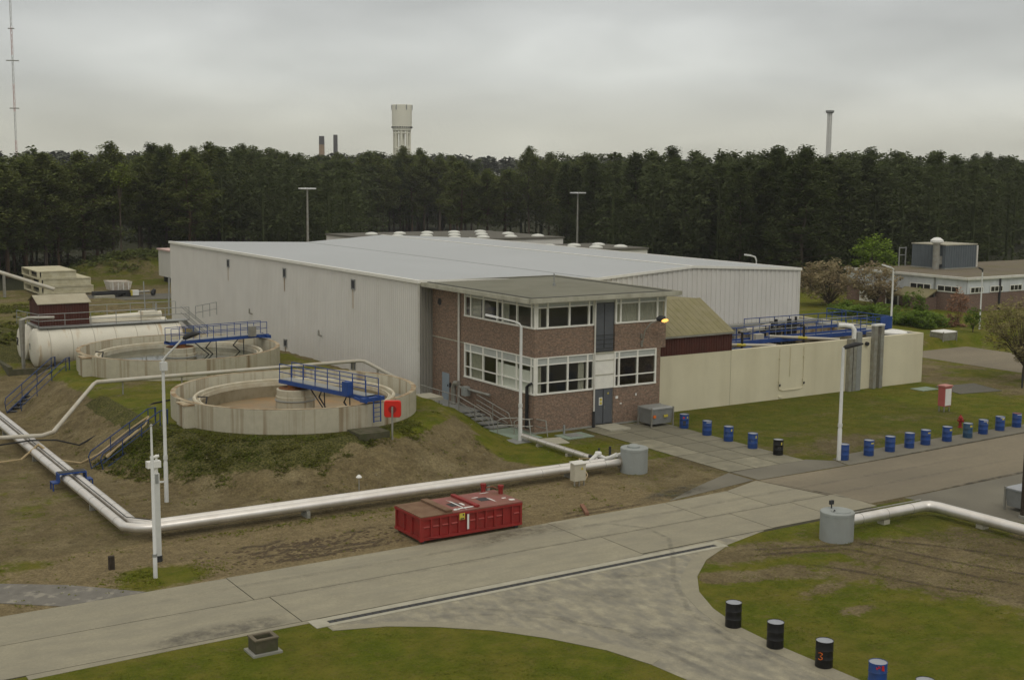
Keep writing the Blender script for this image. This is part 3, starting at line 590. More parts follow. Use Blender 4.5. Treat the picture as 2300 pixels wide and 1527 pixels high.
MB().box(47.28, CY+.09, .13, 47.35, CY+.2, 2.42).box(48.81, CY+.09, .13, 48.84, CY+.2, 2.42).build('door_frame', 'metal_grey', ob)
dd = MB().box(47.36, CY+.1, 4.8, 48.82, CY+.15, 7.86).build('upper_door', 'door_grey', ob)
MB().box(48.07, CY+.07, 5.0, 48.1, CY+.098, 7.8).build('door_edge', 'dark_metal', dd)
b = MB()
for k in range(4): b.tube([(47.36, CY-.02, 5.0+k*.28), (48.82, CY-.02, 5.0+k*.28)], .025, 6)
b.build('guard_rail', 'dark_metal', dd)
MB().box(47.3, CY+.03, 7.9, 48.86, CY+.1, 8.14).build('door_header', 'opaque_panel', ob)
MB().tube([(47.22, CY-.12, 8.15), (47.22, CY-.12, 1.0)], .055, 8).build('downpipe', 'trim_white', ob)
MB().tube([(47.2, CY-.13, 1.05), (47.2, CY-.13, -.05)], .09, 8).build('downpipe_shoe', 'dark_metal', ob)
MB().tube([(CX-.1, 73.02, 8.1), (CX-.1, 73.02, .4)], .08, 8).build('downpipe', 'trim_white', ob)
MB().tube([(CX-.14, 64.62, 2.9), (CX-.14, 64.62, .3)], .11, 8).tube([(CX-.14, 64.62, 2.9), (CX-.14, 64.3, 3.1), (CX+.0, 64.25, 3.15)], .08, 8).build('black_pipe', 'cable', ob)
MB().box(CX-.03, 72.46, 4.66, CX-.004, BY1, 4.74).build('wall_band', 'slab_pale', ob)
MB().lathe(0, 0, [(0.001, 0), (.26, 0), (.26, .06), (.001, .06)], 20)
b = MB(); n = 20
vs = [(CX-.02, 75.79+.24*math.cos(2*math.pi*i/n), 7.15+.24*math.sin(2*math.pi*i/n)) for i in range(n)]; b.add(vs+[(CX+.02, y, z) for _, y, z in vs], [tuple(range(n)), tuple(reversed(range(n, 2*n)))]+[(i, (i+1) % n, n+(i+1) % n, n+i) for i in range(n)])
b.build('round_vent', 'dark_metal', ob)
dd = MB().box(CX-.03, 74.45, .5, CX-.004, 75.4, 2.35).build('side_door', 'door_blue', ob); MB().box(CX-.07, 74.55, 1.45, CX-.032, 74.62, 1.6).build('handle', 'dark_metal', dd)
MB().box(CX-.12, 74.18, 1.45, CX-.004, 74.3, 1.75).build('door_buzzer', 'dark_metal', ob)
MB().box(49.0, CY-.02, 1.68, 49.2, CY-.004, 1.85).box(49.35, CY-.02, 1.3, 49.5, CY-.004, 1.38).box(50.6, CY-.02, 1.75, 50.7, CY-.004, 1.9).build('name_plate', 'white_paint', ob)
wl = MB().tube([(51.0, CY-.05, 5.0), (51.0, CY-.15, 5.25), (51.1, CY-.25, 6.0), (51.35, CY-.5, 6.45), (51.75, CY-.8, 6.65)], .04, 8).box(50.93, CY-.08, 4.9, 51.07, CY-.002, 5.3).box(50.9, CY-.1, 5.45, 51.02, CY-.002, 5.75).build('wall_lamp', 'galv', ob)
wl['label'] = 'curved wall lamp glowing orange on the upper brickwork'
MB().tube([(51.62, CY-.72, 6.72), (51.8, CY-.85, 6.78), (52.1, CY-1.05, 6.76)], [.09, .2, .16], 10).build('lamp_hood', 'dark_metal', wl, True)
MB().tube([(51.85, CY-.97, 6.66), (52.0, CY-1.08, 6.66), (52.2, CY-1.2, 6.67)], [.09, .15, .06], 10).build('lamp_glass', 'lamp_glow', wl, True)
# ------------------------------------------------------------ annex
an = thing('annex', 'maroon-clad annex with sloping olive roof between brick office and cream wall', 'building', (57, 68, 0))
AX0, AX1 = 52.66, 60.17
b = MB(); corr(b, 'x', 65.46, AX0, AX1, 3.86, lambda s: 5.12, .22, .025, -1)
b.quad((AX1, 65.46, 3.86), (AX1, 76.8, 3.86), (AX1, 76.8, 5.1), (AX1, 69.0, 7.0), (AX1, 65.46, 5.12)); b.build('wall', 'maroon', an)
b = MB()
for x0, x1, ya, yb, za, zb in ((53.06, AX1+.1, 65.3, 69.0, 5.12, 7.14), ):
    n = 14
    for i in range(n):
        xa = x0+(x1-x0)*i/n; xb = x0+(x1-x0)*(i+1)/n-.02
        b.add([(xa, ya, za), (xb, ya, za), (xb, yb, zb), (xa, yb, zb), (xa, ya, za+.07), (xb, ya, za+.07), (xb, yb, zb+.07), (xa, yb, zb+.07)], [(0, 1, 5, 4), (4, 5, 6, 7), (3, 2, 6, 7), (0, 3, 7, 4), (1, 2, 6, 5)])
b.quad((53.06, 69.0, 7.16), (AX1+.1, 69.0, 7.16), (AX1+.1, 76.8, 6.9), (53.06, 76.8, 6.9))
b.build('roof', 'olive_roof', an)
MB().box(53.03, 65.27, 5.05, AX1+.12, 65.35, 5.17).build('gutter', 'galv', an)
# ------------------------------------------------------------ cream basin enclosure
en = thing('basin_enclosure', 'long cream-painted block wall enclosing an open treatment basin', 'enclosure', (66.5, 70, 0))
EX0, EX1, EY0, EY1, EZ = 52.66, 80.1, 65.46, 76.2, 3.86
b = MB(); z = -.1
while z < EZ-.01:
    z1 = min(z+.235, EZ)
    for xa, xb in ((EX0, 60.10), (60.14, EX1)): b.box(xa, EY0, z, xb, EY0+.3, z1-.012).box(xa, EY0+.005, z1-.012, xb, EY0+.3, z1)
    z = z1
b.build('front_wall', 'cream', en)
MB().box(60.101, EY0+.02, -.1, 60.139, EY0+.3, EZ).build('movement_joint', 'fascia', en)
MB().box(EX1-.3, EY0+.301, -.1, EX1, 80, EZ).build('end_wall', 'cream', en)
MB().box(60.4, 75.9, -.1, EX1-.31, 76.75, EZ+.05).build('rear_wall', 'concrete_block', en)
MB().box(60.2, EY0+.31, 1.0, EX1-.31, 75.88, 1.1).build('basin_floor', 'wood_dark', en)
b = MB()
for x0, x1 in ((60.4, 66.4), (66.6, 72.6), (72.8, 78.6)):
    b.box(x0, 67.2, 1.1, x0+.25, 75.8, 3.55).box(x1-.25, 67.2, 1.1, x1, 75.8, 3.55).box(x0+.25, 67.2, 1.1, x1-.25, 67.45, 3.55).box(x0+.25, 75.5, 1.1, x1-.25, 75.8, 3.55)
    for i in range(8): b.box(x0+.35+i*.72, 67.08, 1.1, x0+.55+i*.72, 67.199, 3.5)
b.build('inner_tank', 'concrete_lip', en)
b = MB()
for x0 in (60.65, 66.85, 73.05): b.box(x0, 67.46, 2.9, x0+5.5, 75.49, 2.95)
b.build('basin_water', 'water', en)
for x_ in (64.75, 67.15):
    b = MB().tube([(x_, EY0-.07, .75), (x_, EY0-.07, 3.7)], .03, 6); b.box(x_-.06, EY0-.12, 2.9, x_+.06, EY0-.002, 3.0).box(x_-.05, EY0-.12, 1.2, x_+.05, EY0-.002, 1.35)
    cp = b.build('conduit', 'cream', en); MB().box(x_-.07, EY0-.16, .95, x_+.07, EY0-.123, 1.1).build('switch', 'dark_metal', cp)
MB().tube([(64.75, EY0-.07, .75), (65.1, EY0-.07, .62), (66.8, EY0-.07, .62), (67.15, EY0-.07, .75)], .03, 6).tube([(65.8, EY0-.06, 1.6), (65.8, EY0-.06, 3.75)], .025, 6).box(64.8, EY0-.09, .1, 65.1, EY0-.002, .2).build('conduit', 'cream', en)
def duct_pair(xs, label, z1):
    o = thing('wall_ducts', label, 'duct', (sum(xs)/len(xs), EY0-.2, 0), 'steel ducts up the cream wall')
    for x_ in xs:
        MB().box(x_-.17, EY0-.36, 0, x_+.17, EY0-.01, z1).build('duct', 'galv', o)
    MB().box(xs[0]-.2, EY0-.38, z1, xs[-1]+.2, EY0+.02, z1+.12).build('duct_cap', 'white_paint', o)
    return o
o = thing('wall_ducts', 'wide steel duct group with curved white pipe bend on the cream wall', 'duct', (72.2, EY0-.2, 0), 'steel ducts up the cream wall')
for x_ in (71.75, 72.15): MB().box(x_-.16, EY0-.36, 0, x_+.16, EY0-.01, 3.95).build('duct', 'galv', o)
MB().box(72.35, EY0-.34, 0, 72.85, EY0-.02, 4.4).build('duct', 'metal_grey', o)
MB().tube([(72.1, EY0-.2, 3.9), (72.1, EY0-.2, 4.6), (72.0, EY0-.05, 4.85), (71.7, EY0+.3, 4.9), (71.3, EY0+.6, 4.9)], .17, 10).build('pipe_bend', 'white_paint', o, True)
duct_pair((74.35, 75.05), 'narrow pair of steel ducts with white cap on the cream wall', 4.75)
MB().tube([(73.65, EY0-.02, 3.45), (73.65, EY0-.2, 3.42)], .15, 10).build('wall_outlet', 'dark_metal', en)
# walkway with blue rails inside the basin
def rail(b, pts, h=1.0, r_=.025, mids=1, sp=1.6):
    pts = [Vector(p) for p in pts]
    for k in range(mids+1):
        hh = h*(1-k/(mids+1)); b.tube([p+Vector((0, 0, hh)) for p in pts], r_, 6)
    for a, c in zip(pts[:-1], pts[1:]):
        n = max(1, round((c-a).length/sp))
        for i in range(n+1): q = a+(c-a)*i/n; b.tube([q, q+Vector((0, 0, h))], r_, 6)
    return b
wk = thing('basin_walkway', 'blue steel walkway with handrails crossing the walled basin', 'walkway', (69, 70, 3.6))
MB().box(60.3, 68.9, 3.62, 80.0, 69.9, 3.72).box(78.7, 69.9, 3.62, 80.0, 75.6, 3.72).build('deck', 'metal_grey', wk)
MB().box(60.3, 68.75, 3.55, 80.0, 68.9, 3.85).box(60.3, 69.9, 3.55, 78.6, 70.02, 3.85).box(60.4, 67.5, 3.3, 64, 67.7, 3.6).build('edge_beam', 'blue_steel', wk)
b = rail(MB(), [(60.4, 68.82, 3.85), (80.0, 68.82, 3.85)], 1.0, .035); b2 = rail(MB(), [(60.4, 69.96, 3.85), (78.7, 69.96, 3.85)], 1.0, .03); b2.build('handrail', 'metal_grey', wk)
rail(b, [(80.0, 68.82, 3.85), (80.0, 75.5, 3.85)], 1.0, .035); b.build('handrail', 'blue_steel', wk)
MB().box(78.8, 68.6, 3.85, 80.1, 68.68, 4.85).build('rail_panel', 'blue_steel', wk)
rail(MB(), [(68.5, 73.2, 3.9), (79.8, 73.2, 3.9)], .9, .035).box(68.5, 73.1, 3.6, 79.8, 73.3, 3.85).build('handrail', 'blue_steel', wk)
for (x0, y0, x1, y1), lb in (((60.4, 68.2, 64.9, 66.0), 'white pipe with yellow band at the annex end of the walled basin'), ((67.4, 69.4, 71.6, 66.2), 'white pipe with yellow band near the middle of the walled basin')):
    pp = thing('basin_pipe', lb, 'pipe', (x0, y0, 3.5), 'white pipes over the basin'); zz = 3.95
    a = Vector((x0, y0, zz)); c = Vector((x1, y1, zz-.15)); MB().tube([a, c], .11, 10).build('pipe', 'pipe_white', pp, True)
    MB().tube([a+(c-a)*.42, a+(c-a)*.55], .115, 10).build('yellow_band', 'yellow', pp, True)
    q = a+(c-a)*.5; MB().tube([(q.x, q.y, 1.1), (q.x, q.y, 4.75), (q.x-.35, q.y, 4.8)], .09, 8).build('black_post', 'cable', pp)
mc = thing('pump_cluster', 'dark cluster of pumps, motors and pipework on the basin walkway', 'machinery', (70.5, 70.6, 3.7))
b = MB(); random.seed(3)
for i in range(12):
    x_ = 68.3+i*.4; y_ = 70.3+random.random()*1.8; b.tube([(x_, y_, 2.8), (x_, y_, 4.2+random.random()*.7)], .09+random.random()*.12, 8)
    b.tube([(x_, y_, 4.1+random.random()*.3), (x_+.9, y_+random.uniform(-.3, .3), 4.1+random.random()*.4)], .05, 6)
b.build('motors', 'cable', mc)
b = MB()
for i in range(7):
    x_ = 61.2+i*.95; y_ = 70.5+random.random()*2; b.box(x_, y_, 2.95, x_+.35, y_+.3, 3.9+random.random()*.5).tube([(x_+.2, y_+.1, 3.9), (x_+1.0, y_+.2, 4.1)], .06, 6)
b.build('pump_housings', 'galv', mc)
MB().box(65.9, 69.1, 3.73, 66.7, 69.7, 4.2).tube([(66.2, 70.6, 4.35), (69.3, 70.9, 4.45)], .2, 10).build('white_housing', 'pipe_white', mc)
b = MB().lathe(78.3, 66.8, [(.001, EZ+.2), (.45, EZ+.19), (.95, EZ+.07), (1.0, EZ)], 24); ht = b.build('roof_hatch', 'white_paint', None, True); tag(ht, 'low round white hatch cover on the far corner of the cream enclosure', 'hatch')
MB().box(76.8, 65.77, 3.4, 79.79, 68.3, EZ-.02).build('corner_slab', 'concrete_block', en)
# ------------------------------------------------------------ round clarifier tanks
def round_tank(c, label, full):
    cx, cy = c; o = thing('round_tank', label, 'tank', (cx, cy, TOP), 'open round concrete tanks on the mound')
    MB().lathe(cx, cy, [(TR, 1.3), (TR, RIM-.04), (TR-.05, RIM), (TR-.27, RIM), (TR-.3, RIM-.04), (TR-.3, 1.5)], 72).build('outer_wall', 'concrete_tank', o, True)
    MB().lathe(cx, cy, [(TR-.002, RIM+.004), (TR-.29, RIM+.004)], 72).build('wall_top', 'concrete_lip', o)
    ri = 5.65
    MB().lathe(cx, cy, [(TR-.3, RIM-.95), (ri+.25, RIM-.95)], 64).build('channel_floor', 'concrete_block', o)
    MB().lathe(cx, cy, [(ri+.26, 1.6), (ri+.26, RIM-.42), (ri+.2, RIM-.36), (ri+.1, RIM-.36), (ri+.06, RIM-.4), (ri+.06, RIM-.62), (ri-.12, RIM-.62), (ri-.12, RIM-.5), (ri-.17, RIM-.5), (ri-.17, 1.2)], 72).build('overflow_weir', 'launder_white', o, True)
    zl = RIM-.8 if full else RIM-1.45
    MB().lathe(cx, cy, [(.001, zl), (ri-.17, zl)], 48).build('water_surface' if full else 'sludge_bed', 'water' if full else 'sludge', o)
    if not full: MB().lathe(cx, cy, [(ri-.18, zl-.1), (ri-.18, RIM-.75)], 64).build('inner_wall_band', mat('wet_concrete', (.24, .2, .12), .8, .2, 1.2, dirt=(.3, .27, .2), damt=.6, dscale=1.2, dthr=.5), o)
    MB().lathe(cx, cy, [(1.15, 1.0), (1.15, RIM-.45), (1.1, RIM-.42), (1.1, RIM-.05), (.9, RIM), (.001, RIM)], 32).build('centre_column', 'concrete_tank', o, True)
    MB().lathe(cx, cy, [(.98, RIM+.004), (.3, RIM+.01), (.001, RIM+.01)], 24).build('column_rust', 'rust_top', o)
    MB().lathe(cx, cy, [(1.17, RIM-.72), (1.2, RIM-.7), (1.2, RIM-.66), (1.16, RIM-.64)], 32).build('column_ring', 'metal_grey', o)
    a = R(188); q = Vector((cx+TR*math.cos(a), cy+TR*math.sin(a), 0))
    b = MB().box(q.x-.35, q.y-1.1, 1.6, q.x+.25, q.y+.15, RIM-.12); b.build('outlet_box', 'concrete_tank', o)
    MB().box(q.x-.38, q.y-1.13, RIM-.12, q.x+.26, q.y+.18, RIM-.04).build('outlet_box_lid', 'concrete_lip', o)
    MB().tube([(q.x+1.0, q.y-.6, RIM-.7), (q.x+1.25, q.y-.3, RIM+.15), (q.x+.75, q.y-.2, RIM+.2)], .045, 6).build('dip_pipe', 'dark_metal', o)
    return o
tk1 = round_tank(T1, 'near round concrete tank, drained to rust-brown sludge, with blue bridge', False)
tk2 = round_tank(T2, 'far round concrete tank filled with dark greenish water', True)
def bridge(c, ang, label, box_m, sgn=1, ladder=True):
    cx, cy = c; o = thing('scraper_bridge', label, 'bridge', (cx, cy, RIM), 'blue scraper bridges over the round tanks')
    d = Vector((math.cos(ang), math.sin(ang), 0)); n = Vector((-d.y, d.x, 0)); C = Vector((cx, cy, 0))
    def P(s, t_, z): return C+d*s+n*t_+Vector((0, 0, z))
    za, zb = RIM+.32, RIM+.28
    b = MB()
    for t_ in (-.42, .42): b.beam(P(-1.0, t_, za), P(TR+.1, t_, zb), .07, .22)
    for i in range(8): s = -1+i*1.15; b.beam(P(s, -.42, za-.05), P(s, .42, za-.05), .06, .08)
    b.beam(P(TR-.1, -.75, zb-.05), P(TR-.1, .75, zb-.05), .35, .22); b.beam(P(TR+.15, -.6, zb-.15), P(TR-.9, -.6, zb-.02), .1, .12)
    b.build('girder', 'blue_steel', o)
    MB().beam(P(-.95, 0, za+.13), P(TR-.3, 0, zb+.13), .76, .03).build('deck', 'metal_grey', o)
    for t_ in (-.45, .45):
        b = MB(); rail(b, [P(-.9, t_, za+.1), P(TR-.1, t_, zb+.1)], .95, .026, 1, 1.15); b.build('handrail', 'blue_steel', o)
    sx = TR-1.5
    bx = P(sx, -.5*sgn, 0); b = MB(); b.beam(P(sx-.25, -.62*sgn, zb+.45), P(sx+.25, -.62*sgn, zb+.45), .4, .75)
    b.build('control_box', box_m, o)
    for s in (2.6, 4.9):
        MB().tube([P(s, 0, za-.1), P(s-.45, .1, RIM-.3), P(s+.3, .1, RIM-.95)], .035, 6).build('scraper_arm', 'dark_metal', o); MB().tube([P(s+.3, -.1, za-.1), P(s+.35, -.1, RIM-1.3)], .035, 6).build('scraper_arm', 'dark_metal', o)
    MB().tube([P(1.3, .1, za-.2), P(3.0, .1, RIM-1.3)], .04, 6).build('scraper_arm', 'dark_metal', o)
    b = MB().cyl(cx, cy, RIM, RIM+.28, .45, 16); b.build('pivot', 'rust_top', o)
    if ladder:
        b = MB()
        for t_ in (-.25, .25): b.tube([P(TR+.3, t_, zb+.1), P(TR+.32, t_, RIM-1.0)], .035, 6)
        for k in range(5): b.tube([P(TR+.31, -.25, RIM-.95+k*.25), P(TR+.31, .25, RIM-.95+k*.25)], .02, 6)
        b.build('ladder', 'blue_steel', o)
    return o
bridge(T1, math.atan2(62.1-T1[1], 31.2-T1[0]), 'blue bridge with ladder and blue box reaching towards the red lifebuoy case', 'blue_steel', 1)
bridge(T2, math.atan2(91.3-T2[1], 35.9-T2[0]), 'blue bridge with grey box over the water-filled far tank', 'galv', 1, False)
# ------------------------------------------------------------ horizontal storage tanks
def hcyl(b, x0, x1, cy, cz, rr, n=32, dome=.35):
    prof_ = [(x0-dome, .02), (x0-dome*.92, rr*.45), (x0-dome*.6, rr*.8), (x0-dome*.15, rr*.97), (x0, rr)]+[(x0+(x1-x0)*i/8, rr) for i in range(1, 8)]+[(x1, rr), (x1+dome*.4, rr*.85), (x1+dome, .02)]
    base = len(b.v)
    for x_, q in prof_:
        for j in range(n): t_ = 2*math.pi*j/n; b.v.append((x_, cy+q*math.cos(t_), cz+q*math.sin(t_)))
    for i in range(len(prof_)-1):
        for j in range(n): b.f.append((base+i*n+j, base+i*n+(j+1) % n, base+(i+1)*n+(j+1) % n, base+(i+1)*n+j))
    return b
for (x0, x1, cy, lb) in ((22.0, 33.4, 103.6, 'front horizontal white storage tank with rust-stained seams'), (21.8, 33.4, 107.0, 'rear horizontal white storage tank mostly hidden behind the front one')):
    o = thing('storage_tank', lb, 'tank', ((x0+x1)/2, cy, .3), 'white horizontal storage tanks')
    hcyl(MB(), x0, x1, cy, 2.0, 1.52).build('shell', 'tank_white', o, True)
    for k in range(7):
        xx = x0+.9+k*1.7; bb = MB(); n = 32; pr = [(1.52, xx-.03), (1.535, xx-.02), (1.535, xx+.02), (1.52, xx+.03)]
        base = 0
        for q, x_ in pr:
            for j in range(n): t_ = 2*math.pi*j/n; bb.v.append((x_, cy+q*math.cos(t_), 2.0+q*math.sin(t_)))
        for i in range(3):
            for j in range(n): bb.f.append((i*n+j, i*n+(j+1) % n, (i+1)*n+(j+1) % n, (i+1)*n+j))
        bb.build('weld_seam', 'pipe_white', o)
    MB().box(x0+1.2, cy-1.2, -.2, x0+1.7, cy+1.2, .95).box(x1-2, cy-1.2, -.2, x1-1.5, cy+1.2, .95).build('saddle', 'mossy_stone', o)
def digit_mesh(b, P, s, X, Y_, strokes, w=.05):
    """strokes of (x,y) unit polylines drawn as flat bars on the plane P + x*X + y*Y"""
    P = Vector(P); X = Vector(X); Y_ = Vector(Y_)
    for st in strokes:
        for a, c in zip(st[:-1], st[1:]): b.beam(P+X*a[0]*s+Y_*a[1]*s, P+X*c[0]*s+Y_*c[1]*s, w, w*.5)
    return b
D2 = [[(0, .85), (.15, 1), (.45, 1), (.6, .8), (.5, .55), (0, 0), (.6, 0)]]; D3 = [[(0, .9), (.2, 1), (.5, .95), (.55, .75), (.25, .52), (.55, .35), (.55, .12), (.3, 0), (0, .1)]]; D1 = [[(.1, .75), (.35, 1), (.35, 0)]]
st_ = [o for o in bpy.data.objects if o.name.startswith('storage_tank')]
digit_mesh(MB(), (21.4, 107.2, 1.9), .55, (0, -1, 0), (0, 0, 1), D2, .09).build('painted_number', 'dark_metal', st_[1])
digit_mesh(MB(), (21.6, 103.7, 1.9), .5, (0, -1, 0), (0, 0, 1), D1, .07).build('painted_number', 'metal_grey', st_[0])
pl = thing('tank_walkway', 'grey railed walkway along the top of the storage tanks', 'walkway', (27, 104.5, 3.5))
MB().box(22.2, 102.9, 3.55, 34.2, 104.0, 3.63).box(22.2, 104.0, 3.55, 23.0, 107.4, 3.63).build('deck', 'metal_grey', pl)
rail(MB(), [(34.2, 102.9, 3.63), (22.2, 102.9, 3.63), (21.4, 106.9, 3.63)], 1.05, .03, 1, 2.0).build('handrail', 'metal_grey', pl)
rail(MB(), [(26.8, 107.6, 3.63), (34.6, 107.6, 3.63)], 1.1, .03, 1, 1.9).build('handrail', 'metal_grey', pl)
b = MB()
for yy in (103.4, 104.4): b.tube([(34.0, yy, 4.6), (36.6, yy, 2.3)], .03, 6).tube([(34.0, yy, 4.1), (36.6, yy, 1.7)], .03, 6).beam((34.0, yy, 3.5), (36.6, yy, 1.1), .06, .2)
b.build('stair_flight', 'metal_grey', pl)
rail(MB(), [(34.8, 103, 3.6), (37.5, 105.5, 3.6)], 1.1, .03, 1, 1.4).build('handrail', 'metal_grey', pl)
MB().box(26.5, 105.5, 3.5, 32.0, 106.6, 3.63).tube([(26.7, 106.0, 3.7), (32.8, 106.0, 3.9)], .28, 12).box(31.0, 105.6, 3.9, 32.4, 106.4, 4.2).build('vent_header', 'tank_white', pl)
MB().tube([(31.8, 107, 3.6), (31.7, 107, 6.6)], .05, 6).tube([(33.8, 107, 3.6), (33.9, 107, 6.9)], .07, 8).tube([(32.4, 106, 3.8), (32.4, 106, 4.8)], .1, 8).build('vent_pole', 'metal_grey', pl)
sh = thing('shed', 'maroon metal shed with pale gabled roof on top of the storage tanks', 'shed', (24.6, 105.2, 3.6))
X0, X1, Y0, Y1 = 22.5, 26.35, 103.9, 107.3
b = MB(); zt = 5.35; zr = 5.85; ym = (Y0+Y1)/2
corr(b, 'x', Y0, X0, X1, 3.5, lambda s: zt, .2, .025, -1); b.quad((X1, Y0, 3.5), (X1, Y1, 3.5), (X1, Y1, zt), (X1, ym, zr), (X1, Y0, zt)).quad((X0, Y0, 3.5), (X0, Y1, 3.5), (X0, Y1, zt), (X0, ym, zr), (X0, Y0, zt)).quad((X0, Y1, 3.5), (X1, Y1, 3.5), (X1, Y1, zt), (X0, Y1, zt))
b.build('wall', 'maroon', sh)
MB().add([(X0-.15, Y0-.15, zt), (X1+.15, Y0-.15, zt), (X1+.15, ym, zr+.05), (X0-.15, ym, zr+.05), (X0-.15, Y1+.15, zt), (X1+.15, Y1+.15, zt), (X0-.15, Y0-.15, zt+.06), (X1+.15, Y0-.15, zt+.06), (X1+.15, ym, zr+.11), (X0-.15, ym, zr+.11)], [(0, 1, 2, 3), (3, 2, 5, 4), (6, 7, 8, 9), (0, 1, 7, 6), (9, 8, 5, 4)]).build('roof', 'tan_roof', sh)
o = MB().tube([(23.2, 102.0, 4.5), (21.3, 102.3, 4.55), (20.85, 102.4, 4.4), (20.85, 102.4, .35), (20.6, 102.4, .2), (8, 103.4, .2)], .12, 8).build('vertical_pipe', 'galv', None, True); tag(o, 'grey pipe dropping in front of the rounded tank ends to the ground', 'pipe')
o = MB().box(19.8, 101.2, -.3, 34.5, 101.5, .75).box(19.5, 101.2, -.3, 19.8, 109.4, .95).build('bund_wall', 'mossy_stone'); tag(o, 'low dark mossy bund wall under the white storage tanks', 'wall')
# ------------------------------------------------------------ pipelines
def ring_pipe(parent, pts, rr, spacing=2.0):
    MB().tube(pts, rr, 16).build('pipe_run', 'pipe_steel', parent, True)
    for a, c in zip(pts[:-1], pts[1:]):
        a = Vector(a); c = Vector(c); L = (c-a).length; n = int(L/spacing)
        for i in range(1, n+1):
            q = a+(c-a)*(i/(n+.5)); dd = (c-a).normalized()*.012; MB().tube([q-dd, q+dd], rr+.006, 16).build('joint_band', 'pipe_ring', parent)
pz = .52
pd = thing('twin_pipeline', 'twin silver insulated pipes turning a corner across the bare soil', 'pipeline', (15.6, 54.2, 0))
ring_pipe(pd, [(15.0, 96, pz), (15.0, 54.6, pz), (15.45, 54.08, pz), (16.0, 53.78, pz), (41.3, 53.5, pz)], .205)
ring_pipe(pd, [(15.56, 96, pz), (15.56, 55.0, pz), (15.85, 54.55, pz), (16.3, 54.28, pz), (40.6, 54.0, pz)], .205)
for x_ in (23.2, 33, 38.2): MB().box(x_-.08, 53.45, -.1, x_+.08, 54.15, .315).build('support', 'concrete_block', pd)
for y_ in (60, 72, 80): MB().box(14.92, y_-.08, -.1, 15.65, y_+.08, .315).build('support', 'concrete_block', pd)
MB().tube([(15.28, 96, .78), (15.28, 55.2, .78), (16.2, 54.0, .78)], .02, 6).build('cable', 'cable', pd)
sb = thing('pipe_step', 'blue steel step bridge over the twin silver pipes', 'step', (15.3, 65.0, 0))
b = MB().box(14.6, 64.6, .78, 15.98, 65.2, .84).box(14.6, 64.6, .4, 14.66, 65.2, .78).box(15.92, 64.6, .4, 15.98, 65.2, .78); b.box(14.3, 64.6, .35, 14.6, 65.2, .41).box(15.98, 64.6, .35, 16.28, 65.2, .41)
for x_ in (14.33, 16.25): b.box(x_-.03, 64.6, -.1, x_+.03, 64.66, .35).box(x_-.03, 65.14, -.1, x_+.03, 65.2, .35)
b.build('frame', 'blue_steel', sb); MB().box(14.64, 64.64, .845, 15.94, 65.16, .86).build('tread', 'dark_metal', sb)
pp = thing('overhead_pipe', 'thin pale pipe on stilts crossing between the two round tanks', 'pipe', (30, 80, 1.9))
MB().tube([(8, 76.2, .95), (15.9, 74.0, .98), (16.6, 74.3, 1.05), (20.35, 79.8, 2.72), (20.6, 79.95, 2.8), (38.6, 80.0, 2.82), (39.0, 79.8, 2.78), (40.9, 77.6, 1.5)], .115, 10).build('pipe_run', 'pipe_white', pp, True)
b = MB()
for x_ in (22.2, 26, 30, 34, 38.2): b.box(x_-.04, 79.96, gz(x_, 80)-.1, x_+.04, 80.04, 2.72)
b.build('stilts', 'galv', pp)
o = MB().tube([(25.6, 76.6, 2.05), (22.8, 75.6, 1.95), (20.4, 74.2, 1.3), (17.6, 72.6, .5), (16.5, 73.2, .8), (15.2, 73.6, .85), (13, 74.2, .6), (9, 75.3, .3)], .05, 6).build('black_hose', 'cable'); tag(o, 'thin black hose running down the mound between the blue stairs', 'hose')
pr = thing('single_pipeline', 'silver pipe running from the lamp post by the brick office to the grey shaft', 'pipeline', (41.1, 58, 0))
ring_pipe(pr, [(41.15, 62.9, .3), (41.15, 55.0, .3)], .17, .9)
for y_ in (61, 58, 55.6): MB().box(40.95, y_-.08, -.05, 41.35, y_+.08, .16).build('support', 'slab_pale', pr)
va = thing('valve_assembly', 'white valves and fittings where the pipes meet at the grey shaft', 'valves', (41, 54.6, .3))
b = MB().tube([(41.15, 55.0, .35), (41.1, 54.2, .6), (41.3, 53.7, .9)], .13, 8).tube([(40.2, 54.7, .45), (40.6, 54.6, .8), (41.2, 54.5, .5)], .11, 8).tube([(40.9, 54.9, .4), (41.9, 54.7, .55), (42.1, 53.9, .9)], .1, 8).lathe(40.7, 54.6, [(.001, .95), (.17, .95), (.2, .85), (.12, .75)], 12)
b.build('white_fittings', 'white_paint', va, True)
MB().tube([(40.9, 54.8, .4), (40.9, 54.8, 1.1)], .05, 6).tube([(40.4, 54.9, .4), (40.4, 54.9, .75)], .12, 8).tube([(41.5, 54.6, .5), (41.5, 54.6, 1.15)], .07, 6).tube([(39.4, 54.6, .3), (40.2, 54.7, .45)], .06, 6).build('valve_stems', 'dark_metal', va)
MB().tube([(41.3, 53.5, pz), (41.42, 53.48, pz)], .36, 16).build('end_flange', 'galv', va)
pr2 = thing('right_pipeline', 'thick silver pipe bending beside the grey shaft on the right lawn', 'pipeline', (48.6, 38.9, 0))
ring_pipe(pr2, [(42.3, 39.0, .46), (48.2, 38.95, .46), (48.55, 38.8, .46), (48.7, 38.4, .46), (49.1, 20, .46)], .25, 1.6)
for x_, y_ in ((45.6, 39.0), (48.88, 36.1), (48.98, 31), (49.1, 26)): MB().box(x_-.2, y_-.2, -.1, x_+.2, y_+.2, .2).build('support', 'slab_pale', pr2)
MB().tube([(43.4, 39.2, .73), (48.3, 39.15, .73)], .03, 6).build('conduit', 'galv', pr2)
